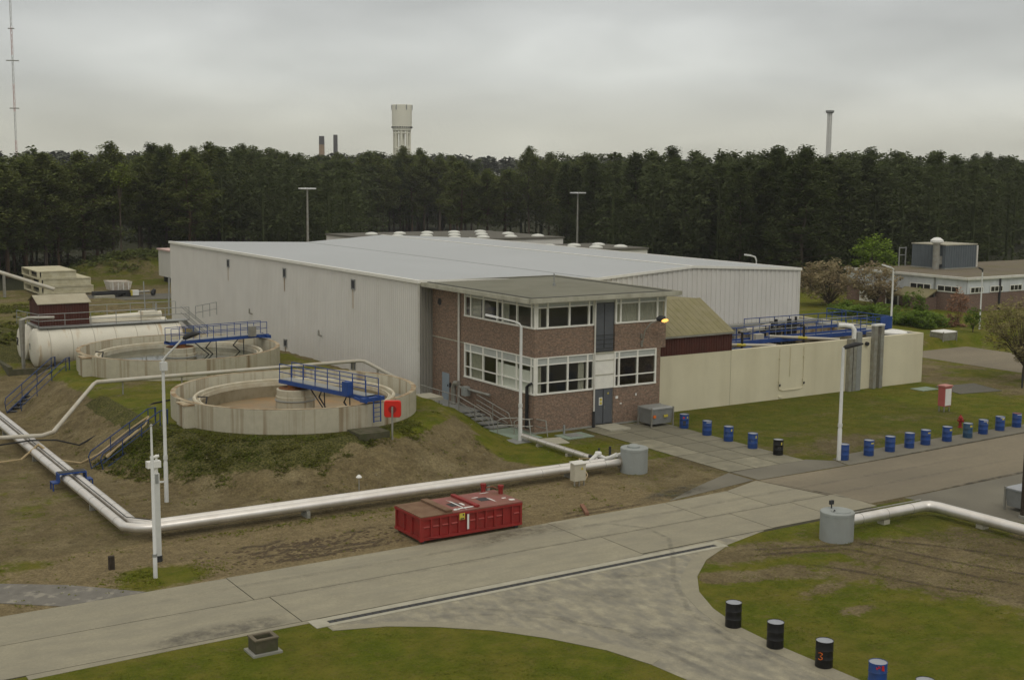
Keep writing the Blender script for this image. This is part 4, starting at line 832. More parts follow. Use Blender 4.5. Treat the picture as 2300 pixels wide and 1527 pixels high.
# ------------------------------------------------------------ shafts
def shaft(cx, cy, rr, h, label, kind):
    o = thing('concrete_shaft', label, 'shaft', (cx, cy, 0), 'round grey concrete shafts')
    MB().lathe(cx, cy, [(rr, -.1), (rr, h-.16), (rr+.012, h-.15), (rr+.012, h-.03), (rr-.02, h), (.001, h)], 40).build('body', 'well_paint', o, True)
    if kind == 0: MB().lathe(cx-.05, cy, [(.34, h), (.34, h+.08), (.22, h+.16), (.001, h+.2)], 24).build('lid', 'well_paint', o, True)
    else:
        MB().lathe(cx+.05, cy-.15, [(.42, h), (.42, h+.03), (.001, h+.03)], 24).build('lid', 'well_paint', o, True)
        MB().tube([(cx+.1, cy+.45, h), (cx+.1, cy+.45, h+.32)], .03, 6).box(cx-.02, cy+.4, h+.18, cx+.2, cy+.5, h+.36).build('level_sensor', 'dark_metal', o)
        MB().tube([(cx-.35, cy-.1, h+.02), (cx-.25, cy-.05, h+.08), (cx-.15, cy-.02, h+.02)], .02, 6).build('handle', 'cable', o)
        MB().tube([(cx+rr-.1, cy+.7, .46), (cx+rr+.1, cy+.68, .46)], .32, 16).build('pipe_collar', 'well_paint', o)
    return o
shaft(42.0, 53.1, .74, 1.35, 'grey round shaft with small domed lid at the end of the twin pipes', 0)
shaft(41.75, 38.3, .74, 1.3, 'grey round shaft with flat lid and sensor on the right lawn', 1)
# ------------------------------------------------------------ red roll-off container
ct = thing('waste_container', 'red ribbed steel waste container with faded rusty lid beside the road', 'container', (28.2, 48.3, 0))
x0, x1, y0, y1, z0, z1 = 25.65, 30.85, 47.1, 49.5, .22, 1.2
b = MB().box(x0+.05, y0+.05, z0, x1-.05, y1-.05, z1-.04)
n = 11
for i in range(n+1): x_ = x0+.05+(x1-x0-.1)*i/n; b.box(x_-.045, y0-.03, z0-.02, x_+.045, y0+.049, z1-.1)
b.box(x0, y0-.05, z1-.14, x1, y0+.049, z1-.041).box(x0, y0-.04, z0-.08, x1, y0+.049, z0+.04)
for i in range(4): y_ = y0+.1+(y1-y0-.2)*i/3; b.box(x0-.03, y_-.045, z0, x0+.049, y_+.045, z1-.1)
b.box(x0-.05, y0+.05, z1-.14, x0+.048, y1, z1-.041).box(x0-.04, y0+.05, z0-.08, x0+.048, y1, z0+.04).box(x0-.07, y0-.07, z0-.1, x0+.1, y0+.04, z1-.042)
b.box(x0+.04, y1-.05, z0, x1-.04, y1, z1-.05)
b.build('body', 'red_steel', ct)
M['worn_red'] = mat('worn_red', (.38, .08, .07), .6, .1, 3)
for i in range(n):
    xa = x0+.1+(x1-x0-.1)*i/n; xb = xa+(x1-x0-.1)/n-.14
    if i % 5 == 4: continue
    MB().add([(xa+.05, y0+.048, .66), (xb+.02, y0+.048, .66), (xb+.02, y0-.008, .70), (xa+.05, y0-.008, .70), (xa+.05, y0+.048, .74), (xb+.02, y0+.048, .74)], [(0, 1, 2, 3), (3, 2, 5, 4)]).build('side_pressing', 'worn_red', ct)
lf = MB().box(x0-.02, y0-.02, z1-.035, x0+1.6, y1+.02, z1+.0).build('lid', 'rust_lid', ct); lf['label'] = 'brown rusty end of the container lid'
lm = MB().box(x0+1.61, y0-.02, z1-.035, x0+2.95, y1+.02, z1+.01).box(x0+2.96, y0-.02, z1-.035, x1+.02, y1+.02, z1+.02).build('lid', 'red_lid', ct)
MB().box(x0+1.3, y0+.1, z1+.015, x0+1.62, y1, z1+.1).build('lid_bar', 'rust_lid', ct); MB().box(x0+2.85, y0+.15, z1+.025, x0+3.05, y1, z1+.12).build('lid_bar', 'red_steel', ct)
MB().box(x0+2.0, y0+.8, z1+.013, x0+2.5, y0+1.35, z1+.02).build('lid_patch', 'dark_metal', lm); MB().box(x0+3.6, y0+.9, z1+.023, x0+4.1, y0+1.45, z1+.03).build('lid_patch', 'dark_metal', lm)
b = MB(); random.seed(5)
for (cx, cy, a, c) in ((x0+2.45, y0+.35, .75, .07), (x0+1.95, y0+.3, .22, .14), (x0+4.5, y1-.25, .3, .06), (x0+4.95, y0+.45, .2, .14), (x0+4.8, y0+.9, .16, .08), (x0+4.15, y0+.95, .06, .4), (x0+2.6, y0+.95, .08, .25), (x0+3.7, y0+1.6, .25, .05), (x0+2.35, y0+1.0, .05, .9)):
    pts = []
    for k in range(12): t_ = 2*math.pi*k/12; q = random.uniform(.7, 1.25); pts.append((cx+a*q*math.cos(t_)*.8, min(max(cy+c*q*math.sin(t_), y0), y1), z1+.026))
    b.quad(*pts)
b.build('peeling_paint', 'white_paint', lm)
MB().box(x0+1.9, y0-.06, .83, x0+2.17, y0-.035, 1.12).build('sticker', 'yellow', ct); MB().box(x0+1.94, y0-.066, .85, x0+2.13, y0-.061, .9).box(x0+2.06, y0-.066, 1.0, x0+2.12, y0-.061, 1.08).build('sticker_print', 'dark_metal', ct)
MB().box(x0+2.3, y0-.055, .36, x0+2.39, y0-.032, 1.03).build('white_stripe', 'white_paint', ct)
for x_, y_ in ((x1-.65, y1-.1), (x1-.1, y1-.75)):
    MB().cyl(x_, y_, z1, z1+.38, .11, 14).cyl(x_, y_, z1+.3, z1+.42, .14, 14).build('filler_pipe', 'red_steel', ct)
MB().tube([(x1-.6, y1-.15, z1+.22), (x1-.3, y1-.35, z1+.3), (x1-.12, y1-.7, z1+.2)], .03, 6).build('hose_link', 'lid_rust', ct)
for x_ in (x0+.15, x1-.25):
    for y_ in (y0+.12, y1-.2): MB().tube([(x_, y_-.08, .1), (x_, y_+.08, .1)], .1, 12).build('roller', 'dark_metal', ct)
MB().box(x0+.4, y0+.5, .12, x1-.2, y0+.62, z0).box(x0+.4, y1-.7, .12, x1-.2, y1-.58, z0).build('skid_rail', 'red_steel', ct)
MB().tube([(x0+.35, y0-.08, .28), (x0+.95, y0-.1, .2), (x0+1.0, y0-.1, .3)], .03, 6).build('tow_hook', 'red_steel', ct)
# ------------------------------------------------------------ drums
def drum(bodym, lidm, label, loc, group):
    o = thing('drum', label, 'drum', (0, 0, 0), group); prof_ = [(.001, 0), (.285, 0), (.29, .02)]
    for z, q in ((.28, .0), (.30, .012), (.32, 0), (.57, 0), (.59, .012), (.61, 0)): prof_.append((.285+q, z))
    prof_ += [(.285, .855), (.295, .86), (.295, .885), (.285, .89), (.278, .885), (.278, .872)]
    MB().lathe(0, 0, prof_, 28).build('body', bodym, o, True)
    MB().lathe(0, 0, [(.276, .873), (.001, .873)], 28).build('lid', lidm, o)
    o.location = loc; return o
def curved(o, a0, a1, z0, z1, m, name, rr=.289):
    q = o.location.copy(); ORG[o.name] = Vector((0, 0, 0)); b = MB(); n = 6
    for i in range(n):
        t0 = a0+(a1-a0)*i/n; t1 = a0+(a1-a0)*(i+1)/n
        b.quad((rr*math.cos(t0), rr*math.sin(t0), z0), (rr*math.cos(t1), rr*math.sin(t1), z0), (rr*math.cos(t1), rr*math.sin(t1), z1), (rr*math.cos(t0), rr*math.sin(t0), z1))
    return b.build(name, m, o)
va_ = R(237)         # bearing from a drum back to the camera
GRP = 'drums standing along the road edges'
blk = drum('drum_black', 'lid_grey', 'plain black drum nearest the curve of the road edge', (30.35, 32.5, .015), GRP)
blk2 = dup(blk, (30.2, 30.25, .015), 'plain black drum between another plain black drum and the one marked 3')
blk3 = dup(blk, (30.35, 28.15, .015), 'black drum painted with an orange 3')
blk4 = dup(blk, (51.7, 52.1, .035), 'black drum with yellow label among blue drums by the slab path')
def drum_digit(o, strokes, a_c, s, z, m='orange', w=.03):
    ORG[o.name] = Vector((0, 0, 0)); b = MB()
    def P(x, y): t_ = a_c+x*s/.29; return Vector((.294*math.cos(t_), .294*math.sin(t_), z+y*s))
    for st in strokes:
        for a, c in zip(st[:-1], st[1:]): b.beam(P(*a), P(*c), w, w*.4)
    return b.build('painted_number', m, o)
drum_digit(blk3, D3, va_-R(35)-.3, .24, .3, 'orange', .035)
blu = drum('drum_blue', 'lid_grey', 'blue drum with smudged red writing at the bottom edge of the picture', (30.4, 25.95, .015), GRP)
b_low = dup(blk, (30.5, 24.2, .015), 'grey-lidded drum cut off at the bottom right of the picture')
redw = [[(0, .8), (.1, .5), (.25, .9), (.4, .85)], [(.3, .7), (.5, .8)], [(.7, 1), (.7, .4), (.85, .4), (.85, 1), (.95, .3)], [(0, .55), (.35, .75)]]
drum_digit(blu, redw, va_-.45, .26, .6, 'buoy_red', .03)
locs = [((52.05, 60.8, .035), 'blue drum with red and black marks beside the grey bin'), ((51.85, 58.4, .035), 'blue drum with small white tag, second from the grey bin'), ((51.8, 56.4, .035), 'blue drum with yellow label, third from the grey bin'), ((51.65, 54.15, .035), 'blue drum with yellow label next to the black drum on the slab path'),
        ((54.0, 49.25, .035), 'blue drum half hidden behind the white lamp post'), ((56.1, 49.3, .035), 'blue drum with yellow strip, first to the right of the lamp post'), ((58.0, 49.4, .035), 'plain blue drum, second to the right of the lamp post'), ((59.8, 49.5, .035), 'scuffed blue drum, third to the right of the lamp post'),
        ((61.35, 49.6, .035), 'blue drum with yellow strip, fourth to the right of the lamp post'), ((63.3, 49.6, .035), 'blue drum with yellow and black strip, fifth right of the lamp post'), None, ((67.1, 49.9, .035), 'blue drum with white drips near its rim, right of the greenish drum'),
        ((68.95, 50.05, .035), 'open blue drum with torn white label near the right edge'), ((70.85, 50.2, .035), 'blue drum with rusty lid at the right edge of the picture')]
bg_ = drum('drum_bluegreen', 'lid_grey', 'faded greenish-blue drum just in front of the red hydrant', (65.3, 49.65, .035), GRP)
DR = []
for i, q in enumerate(locs):
    if q is None: DR.append(bg_); continue
    dq = dup(blu, q[0], q[1], GRP)
    for c in [c for c in bpy.data.objects if c.parent == dq and c.name.startswith('painted_number')]: bpy.data.objects.remove(c)
    DR.append(dq)
for i, (a, wd, z0, z1) in {2: (.35, .3, .62, .76), 3: (.4, .3, .62, .78), 5: (.15, .7, .7, .78), 8: (.15, .7, .7, .78), 9: (.2, .7, .66, .78), 10: (.1, .6, .68, .8), 0: (.5, .3, .64, .76), 12: (.1, .5, .7, .8), 11: (.5, .25, .68, .78)}.items():
    curved(DR[i], va_+a, va_+a+wd, z0, z1, 'yellow', 'label_sticker')
curved(blk4, va_+.35, va_+.65, .6, .76, 'yellow', 'label_sticker')
for i in (2, 3, 7): drum_digit(DR[i], [[(0, 0), (1.1, .1)], [(.1, .2), (.9, .3)], [(0, -.2), (1.0, -.15)]], va_-.5, .18, .45, 'pale_green', .012)
drum_digit(blk4, [[(0, 0), (1.1, .1)], [(.1, .2), (.9, .3)]], va_-.3, .18, .42, 'galv', .012)
for i in (1, 11, 12, 13): curved(DR[i], va_-.3, va_+.9, .80, .84, 'white_paint', 'white_label')
curved(DR[0], va_-.4, va_-.05, .64, .74, 'buoy_red', 'red_mark'); curved(DR[0], va_-.4, va_+.25, .2, .5, 'dark_metal', 'black_mark')
c_ = [c for c in bpy.data.objects if c.parent == DR[13] and c.name.startswith('lid')][0]; c_.data = c_.data.copy(); c_.data.materials[0] = M['lid_rust']
# ------------------------------------------------------------ lamp posts
def post(name, label, x, y, z, h, head, rr=.075, cat='lamp post', group='lamp posts on the site', base=True):
    o = thing(name, label, cat, (x, y, z), group)
    MB().tube([(x, y, z-.1), (x, y, z+h*.28), (x, y, z+h*.285), (x, y, z+h)], [rr*1.25, rr*1.2, rr, rr*.85], 10).build('pole', 'pole_white', o, True)
    if base: MB().lathe(x, y, [(rr*1.3, z+h*.3), (rr*1.3, z+h*.33)], 10).build('collar', 'pole_white', o)
    return o
# lamp by the brick office
L1 = post('street_lamp', 'white lamp post with long arm in front of the brick office', 41.0, 62.85, 0, 6.9, 0, .1)
tip = Vector((41.0, 62.85, 6.85)); L = r2*-1.0  # arm points to the picture's left in the site's frame
av = Vector((-.93, .36, 0)).normalized()
MB().tube([tip, tip+Vector((0, 0, .22))+av*.12, tip+Vector((0, 0, .36))+av*.4, tip+Vector((0, 0, .62))+av*1.45], [.075, .07, .055, .05], 8).build('arm', 'pole_white', L1, True)
MB().beam(tip+Vector((0, 0, .62))+av*1.4, tip+Vector((0, 0, .8))+av*2.15, .22, .12).build('lamp_head', 'lamp_lens', L1)
def dark_head(o, p, av, L=.75):
    p = Vector(p); MB().tube([p, p+av*.1+Vector((0, 0, .05)), p+av*L*.6+Vector((0, 0, .22)), p+av*L+Vector((0, 0, .26))], [.06, .12, .14, .05], 8).build('lamp_head', 'dark_metal', o, True)
L2 = post('street_lamp', 'white lamp post with dark head left of the near round tank', 18.5, 59.7, gz(18.5, 59.7), 7.0, 0, .085)
t0 = Vector((18.5, 59.7, gz(18.5, 59.7)+7.0)); av2 = Vector((.84, -.54, 0))
MB().tube([t0-Vector((0, 0, .1)), t0+Vector((0, 0, .1))+av2*.12, t0+av2*1.0+Vector((0, 0, 1.0))], [.06, .05, .04], 8).build('arm', 'pole_white', L2, True)
dark_head(L2, t0+av2*1.0+Vector((0, 0, 1.0)), av2, .8); MB().box(18.38, 59.55, t0.z-.55, 18.68, 59.85, t0.z-.15).build('junction_box', 'pole_white', L2)
MB().tube([(18.5, 59.7, 1.0), (18.1, 59.85, 1.0)], .05, 6).build('side_bracket', 'pole_white', L2)
L3 = post('street_lamp', 'tall white lamp post standing beside the half-hidden blue drum', 53.66, 49.3, 0, 6.45, 0, .1)
dark_head(L3, (53.66, 49.3, 6.4), Vector((.84, -.54, 0)), 1.1)
L4 = post('street_lamp', 'white lamp post behind the far end of the cream enclosure', 98.5, 84.5, 0, 6.6, 0, .1)
tp = Vector((98.5, 84.5, 6.6)); MB().tube([tp-Vector((0, 0, .1)), tp+Vector((0, 0, .3)), tp+Vector((-.3, .2, .5))], .06, 8).build('arm', 'pole_white', L4, True); MB().beam(tp+Vector((-.25, .16, .48)), tp+Vector((-.95, .62, .72)), .25, .14).build('lamp_head', 'lamp_lens', L4)
L5 = post('street_lamp', 'thin white post in front of the low white-banded building', 107.7, 81.2, 0, 6.6, 0, .075)
MB().tube([(107.7, 81.2, 6.5), (107.7, 81.2, 6.75), (107.3, 81.4, 6.95)], .07, 6).build('lamp_head', 'dark_metal', L5)
L6 = post('street_lamp', 'small white lamp peeking over the right end of the warehouse roof', 115, 121.0, 0, 4.9, 0, .1)
tp = Vector((115, 121, 4.9)); MB().tube([tp, tp+Vector((-.15, .1, .5)), tp+Vector((-.8, .5, .75))], .1, 8).build('arm', 'pole_white', L6); MB().beam(tp+Vector((-.6, .4, .7)), tp+Vector((-1.3, .9, .8)), .3, .2).build('lamp_head', 'lamp_lens', L6)
for x, y, z, lb in ((74.2, 170, 13.3, 'tall floodlight mast left of the warehouse ridge'), (121.7, 170, 12.6, 'tall floodlight mast behind the centre of the warehouse')):
    o = thing('floodlight_mast', lb, 'mast', (x, y, 0), 'floodlight masts behind the warehouse')
    MB().tube([(x, y, 0), (x, y, z)], [.22, .12], 10).build('pole', 'galv', o, True)
    b = MB().lathe(x, y, [(.1, z), (.8, z+.02), (.8, z+.1), (.1, z+.1)], 16)
    for k in range(6):
        t_ = 2*math.pi*k/6+.3; b.box(x+.95*math.cos(t_)-.3, y+.95*math.sin(t_)-.22, z+.02, x+.95*math.cos(t_)+.3, y+.95*math.sin(t_)+.22, z+.2)
    b.build('lamp_crown', 'lamp_lens', o)
# white thin pole and camera post in the foreground
o = thing('thin_pole', 'thin white pole in front of the twin pipe corner', 'pole', (14.5, 48.5, 0))
MB().tube([(14.5, 48.5, -.1), (14.5, 48.5, .9), (14.5, 48.5, .92), (14.5, 48.5, 4.9), (14.5, 48.5, 4.93), (14.5, 48.5, 6.1)], [.085, .085, .07, .065, .045, .04], 10).build('pole', 'pole_white', o, True)
MB().lathe(14.5, 48.5, [(.05, 6.1), (.07, 6.12), (.001, 6.2)], 8).build('pole_cap', 'galv', o); MB().lathe(14.5, 48.5, [(.095, .86), (.095, .98)], 10).build('clamp', 'metal_grey', o)
o = thing('camera_post', 'square grey column carrying a white security camera', 'camera post', (15.25, 50.6, 0))
MB().box(15.14, 50.48, .25, 15.38, 50.72, 3.7).build('column', 'pole_white', o); MB().cyl(15.26, 50.6, -.05, .25, .18, 12).build('foot', 'dark_metal', o)
hd = MB().box(14.9, 50.45, 3.95, 15.45, 50.75, 4.22).tube([(15.26, 50.6, 3.7), (15.26, 50.6, 4.0)], .1, 8).build('camera_housing', 'white_paint', o)
MB().tube([(15.05, 50.6, 4.36), (15.4, 50.55, 4.42)], .06, 8).tube([(15.3, 50.6, 4.22), (15.3, 50.6, 4.46)], .05, 6).build('camera_head', 'white_paint', hd); MB().box(15.2, 50.45, 3.3, 15.32, 50.478, 3.68).build('hinge_plate', 'metal_grey', o)
# ------------------------------------------------------------ small site objects
lb = thing('lifebuoy_case', 'bright red square lifebuoy case on a grey post', 'lifebuoy case', (31.13, 60.35, TOP))
bz = gz(31.13, 60.35)
pv = Vector((.85, -.53, 0)); fv = Vector((-.53, -.85, 0)); c0 = Vector((31.13, 60.35, 3.28))+fv*.06*-1
b = MB(); hw = .46; cr = .14
pts = []
for sx_, sz_, a0_ in ((1, 1, 0), (-1, 1, 90), (-1, -1, 180), (1, -1, 270)):
    for k in range(5): t_ = R(a0_+k*22.5); pts.append(((hw-cr)*sx_+cr*math.cos(t_), (hw-cr)*sz_+cr*math.sin(t_)))
n = len(pts); vs = []
for dpt, sc in ((.18, .93), (.12, 1), (-.05, 1), (-.1, .94)):
    for px_, pz_ in pts: vs.append(c0+pv*px_*sc+Vector((0, 0, pz_*sc))-fv*dpt)
fs = [tuple(range(n)), tuple(reversed(range(3*n, 4*n)))]+[(k*n+i, k*n+(i+1) % n, (k+1)*n+(i+1) % n, (k+1)*n+i) for k in range(3) for i in range(n)]
b.add(vs, fs); b.build('case', 'buoy_red', lb, True)
vs = []; n = 20
for dpt, rr_ in ((-.1, .22), (-.135, .2), (-.135, .08), (-.1, .06)):
    for i in range(n): t_ = 2*math.pi*i/n; vs.append(c0+pv*rr_*math.cos(t_)+Vector((0, 0, rr_*math.sin(t_)))-fv*dpt)
MB().add(vs, [(k*n+i, k*n+(i+1) % n, (k+1)*n+(i+1) % n, (k+1)*n+i) for k in range(3) for i in range(n)]).build('moulded_ring', mat('dark_red', (.3, .015, .012), .5, .05, 3), lb, True)
q = c0+fv*.2; MB().tube([(q.x, q.y, bz-.2), (q.x, q.y, 3.42)], .055, 8).build('post', 'galv', lb)
o = MB().box(29.2, 60.4, 1.5, 31.0, 61.95, 2.08).build('inspection_slab', 'mossy_stone'); tag(o, 'low weathered concrete inspection pit on the mound below the near tank', 'pit')
sub = MB().box(29.5, 60.7, 2.081, 30.7, 61.6, 2.1).build('pit_cover', 'mossy_stone', o)
o = thing('marker_post', 'short post with white cap near the middle of the sandy slope', 'marker post', (26.48, 54.9, 0))
MB().tube([(26.48, 54.9, 0), (26.48, 54.9, 1.25)], .025, 6).build('post', 'galv', o); MB().lathe(26.48, 54.9, [(.14, 1.22), (.15, 1.25), (.05, 1.36), (.001, 1.37)], 12).build('cap', 'white_paint', o)
o = MB().box(13.22, 50.4, -.1, 13.44, 50.58, .55).build('wooden_stake', 'wood_dark'); tag(o, 'short dark wooden stake in the soil left of the thin white pole', 'stake')
o = thing('stone_trough', 'square mossy concrete trough on the bottom-left lawn', 'trough', (15.2, 38.9, 0))
b = MB(); ax = .4; ay = .32
b.box(15.2-ax, 38.95-ay, .08, 15.2+ax, 38.95-ay+.1, .5).box(15.2-ax, 38.95+ay-.1, .08, 15.2+ax, 38.95+ay, .5).box(15.2-ax, 38.95-ay+.1, .08, 15.2-ax+.1, 38.95+ay-.1, .5).box(15.2+ax-.1, 38.95-ay+.1, .08, 15.2+ax, 38.95+ay-.1, .5).build('walls', 'mossy_stone', o)
MB().box(15.2-ax-.03, 38.95-ay-.03, .5, 15.2+ax+.03, 38.95-ay+.1, .55).box(15.2-ax-.03, 38.95+ay-.1, .5, 15.2+ax+.03, 38.95+ay+.03, .55).box(15.2-ax-.03, 38.95-ay+.1, .5, 15.2-ax+.1, 38.95+ay-.1, .55).box(15.2+ax-.1, 38.95-ay+.1, .5, 15.2+ax+.03, 38.95+ay-.1, .55).build('rim', mat('rim_stone', (.15, .13, .09), .95, .2, 3), o)
MB().box(15.2-ax-.12, 38.95-ay-.12, -.05, 15.2+ax+.12, 38.95+ay+.12, .07).build('foot_slab', 'concrete_block', o); MB().box(15.2-ax+.1, 38.95-ay+.1, .08, 15.2+ax-.1, 38.95+ay-.1, .3).build('soil_fill', 'wood_dark', o)
o = thing('electrical_cabinet', 'small cream electrical cabinet with yellow sticker beside the twin pipes', 'cabinet', (37.6, 52.1, 0))
MB().box(37.25, 51.95, .28, 37.95, 52.35, 1.15).build('cabinet', mat('cabinet_cream', (.52, .49, .39), .6, .05, 3), o); MB().add([(37.2, 51.9, 1.15), (38.0, 51.9, 1.15), (38.0, 52.4, 1.22), (37.2, 52.4, 1.22), (37.2, 51.9, 1.19), (38.0, 51.9, 1.19), (38.0, 52.4, 1.26), (37.2, 52.4, 1.26)], [(0, 1, 2, 3), (4, 5, 6, 7), (0, 1, 5, 4), (1, 2, 6, 5), (2, 3, 7, 6), (3, 0, 4, 7)]).build('canopy', 'trim_white', o)
MB().box(37.27, 52.0, -.1, 37.33, 52.06, .28).box(37.87, 52.0, -.1, 37.93, 52.06, .28).box(37.57, 52.0, -.1, 37.63, 52.06, .28).build('legs', 'galv', o)
MB().add([(37.62, 51.94, .86), (37.8, 51.94, .86), (37.71, 51.94, 1.02)], [(0, 1, 2)]).build('warning_sticker', 'yellow', o)
MB().tube([(37.9, 52.0, .2), (38.4, 52.4, .4), (39.2, 54.3, .8), (40.3, 54.8, .6)], .025, 6).build('supply_cable', 'hose', o)
def gbin(x, y, lx, ly, h, label, m='bin_grey', lid='metal_grey', stick=True):
    o = thing('waste_bin', label, 'bin', (x, y, 0), 'grey steel waste bins')
    b = MB(); z0 = .2
    b.add([(x-lx/2+.08, y-ly/2+.08, z0), (x+lx/2-.08, y-ly/2+.08, z0), (x+lx/2-.08, y+ly/2-.08, z0), (x-lx/2+.08, y+ly/2-.08, z0), (x-lx/2, y-ly/2, h-.12), (x+lx/2, y-ly/2, h-.12), (x+lx/2, y+ly/2, h-.12), (x-lx/2, y+ly/2, h-.12)], [(0, 3, 2, 1), (4, 5, 6, 7), (0, 1, 5, 4), (1, 2, 6, 5), (2, 3, 7, 6), (3, 0, 4, 7)])
    b.build('body', m, o)
    MB().box(x-lx/2-.04, y-ly/2-.04, h-.12, x+lx/2+.04, y+ly/2+.04, h-.05).add([(x-lx/2, y-ly/2, h-.05), (x+lx/2, y-ly/2, h-.05), (x+lx/2, y+ly/2, h-.05), (x-lx/2, y+ly/2, h-.05), (x-lx/2+.15, y-ly/2+.12, h+.02), (x+lx/2-.15, y-ly/2+.12, h+.02), (x+lx/2-.15, y+ly/2-.12, h+.02), (x-lx/2+.15, y+ly/2-.12, h+.02)], [(4, 5, 6, 7), (0, 1, 5, 4), (1, 2, 6, 5), (2, 3, 7, 6), (3, 0, 4, 7)]).build('lid', lid, o)
    for sx_ in (-1, 1):
        for sy_ in (-1, 1): xx = x+sx_*lx/2; yy = y+sy_*ly/2; MB().box(xx-.045, yy-.045, 0, xx+.045, yy+.045, h).build('corner_leg', 'galv', o)
    if stick:
        MB().box(x-.75 if lx > 1.4 else x-.3, y-ly/2-.05, .62, x-.55 if lx > 1.4 else x-.12, y-ly/2-.02, .8).build('orange_sticker', 'orange', o); MB().box(x+.1, y-ly/2-.05, .62, x+.42, y-ly/2-.02, .78).build('yellow_sticker', 'yellow', o)
    return o
gbin(51.15, 62.55, 1.75, 1.35, 1.25, 'grey steel bin on legs against the cream wall by the first blue drum')
gbin(53.3, 36.9, 1.3, 1.6, 1.15, 'grey steel bin with pale lid near the right edge', lid='lid_grey')
gbin(99.4, 78.9, 1.9, 1.5, 1.4, 'small pale bin beyond the back road under the hedge', 'galv', 'white_paint', False)
o = thing('fire_cabinet', 'faded red and white hose cabinet on legs standing on the lawn', 'cabinet', (71.2, 56.2, 0))
MB().box(70.95, 55.95, .4, 71.65, 56.5, 1.75).build('cabinet', mat('faded_red', (.42, .11, .10), .6, .06, 3), o); MB().box(71.0, 55.925, .46, 71.6, 55.948, 1.62).build('door', 'white_paint', o)
MB().box(70.9, 55.88, 1.751, 71.7, 56.55, 1.84).build('roof', mat('pale_red', (.5, .22, .19), .6, .06, 3), o)
MB().box(71.0, 56.0, -.1, 71.06, 56.06, .4).box(71.54, 56.0, -.1, 71.6, 56.06, .4).box(71.0, 56.4, -.1, 71.06, 56.46, .4).box(71.54, 56.4, -.1, 71.6, 56.46, .4).build('legs', 'galv', o)
o = thing('fire_hydrant', 'small red fire hydrant behind the greenish drum', 'hydrant', (67.6, 52.0, 0))
MB().lathe(67.6, 52.0, [(.16, 0), (.16, .06), (.1, .08), (.1, .55), (.15, .58), (.15, .64), (.1, .72), (.04, .78), (.04, .84), (.001, .85)], 16).build('barrel', 'red_steel', o, True); MB().tube([(67.35, 52.0, .48), (67.85, 52.0, .48)], .07, 10).tube([(67.6, 51.78, .45), (67.6, 52.0, .45)], .08, 10).build('outlet', 'red_steel', o, True)
o = thing('steel_post', 'tall rusty steel post at the right edge, red at the top', 'post', (51.9, 36.1, 0))
MB().tube([(52.0, 36.2, -.1), (52.0, 36.2, 3.2)], .13, 8).build('shaft', 'wood_dark', o); MB().tube([(52.0, 36.2, 3.2), (52.0, 36.2, 4.1)], .13, 8).build('red_section', 'red_steel', o); MB().box(51.8, 35.8, -.1, 52.3, 36.3, .15).build('footing', 'concrete_block', o)
o = MB().beam((35.3, 48.6, .08), (34.6, 47.2, .08), .18, .14).build('timber_beam', 'wood'); tag(o, 'short reddish timber beam lying on the soil beside the road', 'beam')
o = MB().box(38.1, 70.6, gz(38.8, 71.5)-.15, 40.1, 72.3, gz(38.8, 71.5)+.05).build('paving_slab', 'slab_pale'); tag(o, 'pale concrete slab in the grass at the head of the grey stair', 'slab')
o = MB().prism([(41.7, 61.1), (43.2, 60.8), (43.6, 62.4), (42.0, 62.7)], 0, .05).build('paving_slab', 'slab_pale'); tag(o, 'pale concrete slab at the foot of the grey stair', 'slab')
o = MB().box(43.6, 61.6, 0, 45.6, 63.0, .06).build('manhole_cover', 'pale_green'); tag(o, 'pale green rectangular manhole cover beside the brick wall', 'manhole cover'); MB().box(44.1, 61.9, .06, 45.0, 62.8, .1).box(44.3, 63.0, 0, 44.4, 63.1, .6).build('hatch', 'metal_grey', o)
o = MB().box(76.6, 62.4, 0, 78.4, 63.6, .05).build('manhole_cover', 'pale_green'); tag(o, 'pale green manhole cover in the grass by the end of the cream wall', 'manhole cover')
o = MB().prism([(78.0, 60.2), (82, 59.5), (83, 62.8), (79.2, 63.4)], 0, .04).build('old_slab', 'asphalt_grey'); tag(o, 'flat dark patch of old paving beyond the cream wall', 'slab')
o = MB().box(83.0, 56.6, 0, 85.0, 58.0, .06).build('manhole_cover', 'pale_green'); tag(o, 'pale green manhole cover near the right edge beside the pinkish soil', 'manhole cover')
o = MB().tube([(84.5, 59.6, -.1), (84.5, 59.6, 1.1)], .06, 8).build('bollard', 'dark_metal'); tag(o, 'thin dark post in the grass near the right edge', 'post')
o = MB().prism([(47.3, 62.2), (48.9, 62.2), (48.9, 63.95), (47.3, 63.95)], 0, .12).build('door_ramp', 'slab_pale'); tag(o, 'small concrete ramp at the grey entrance door', 'ramp')
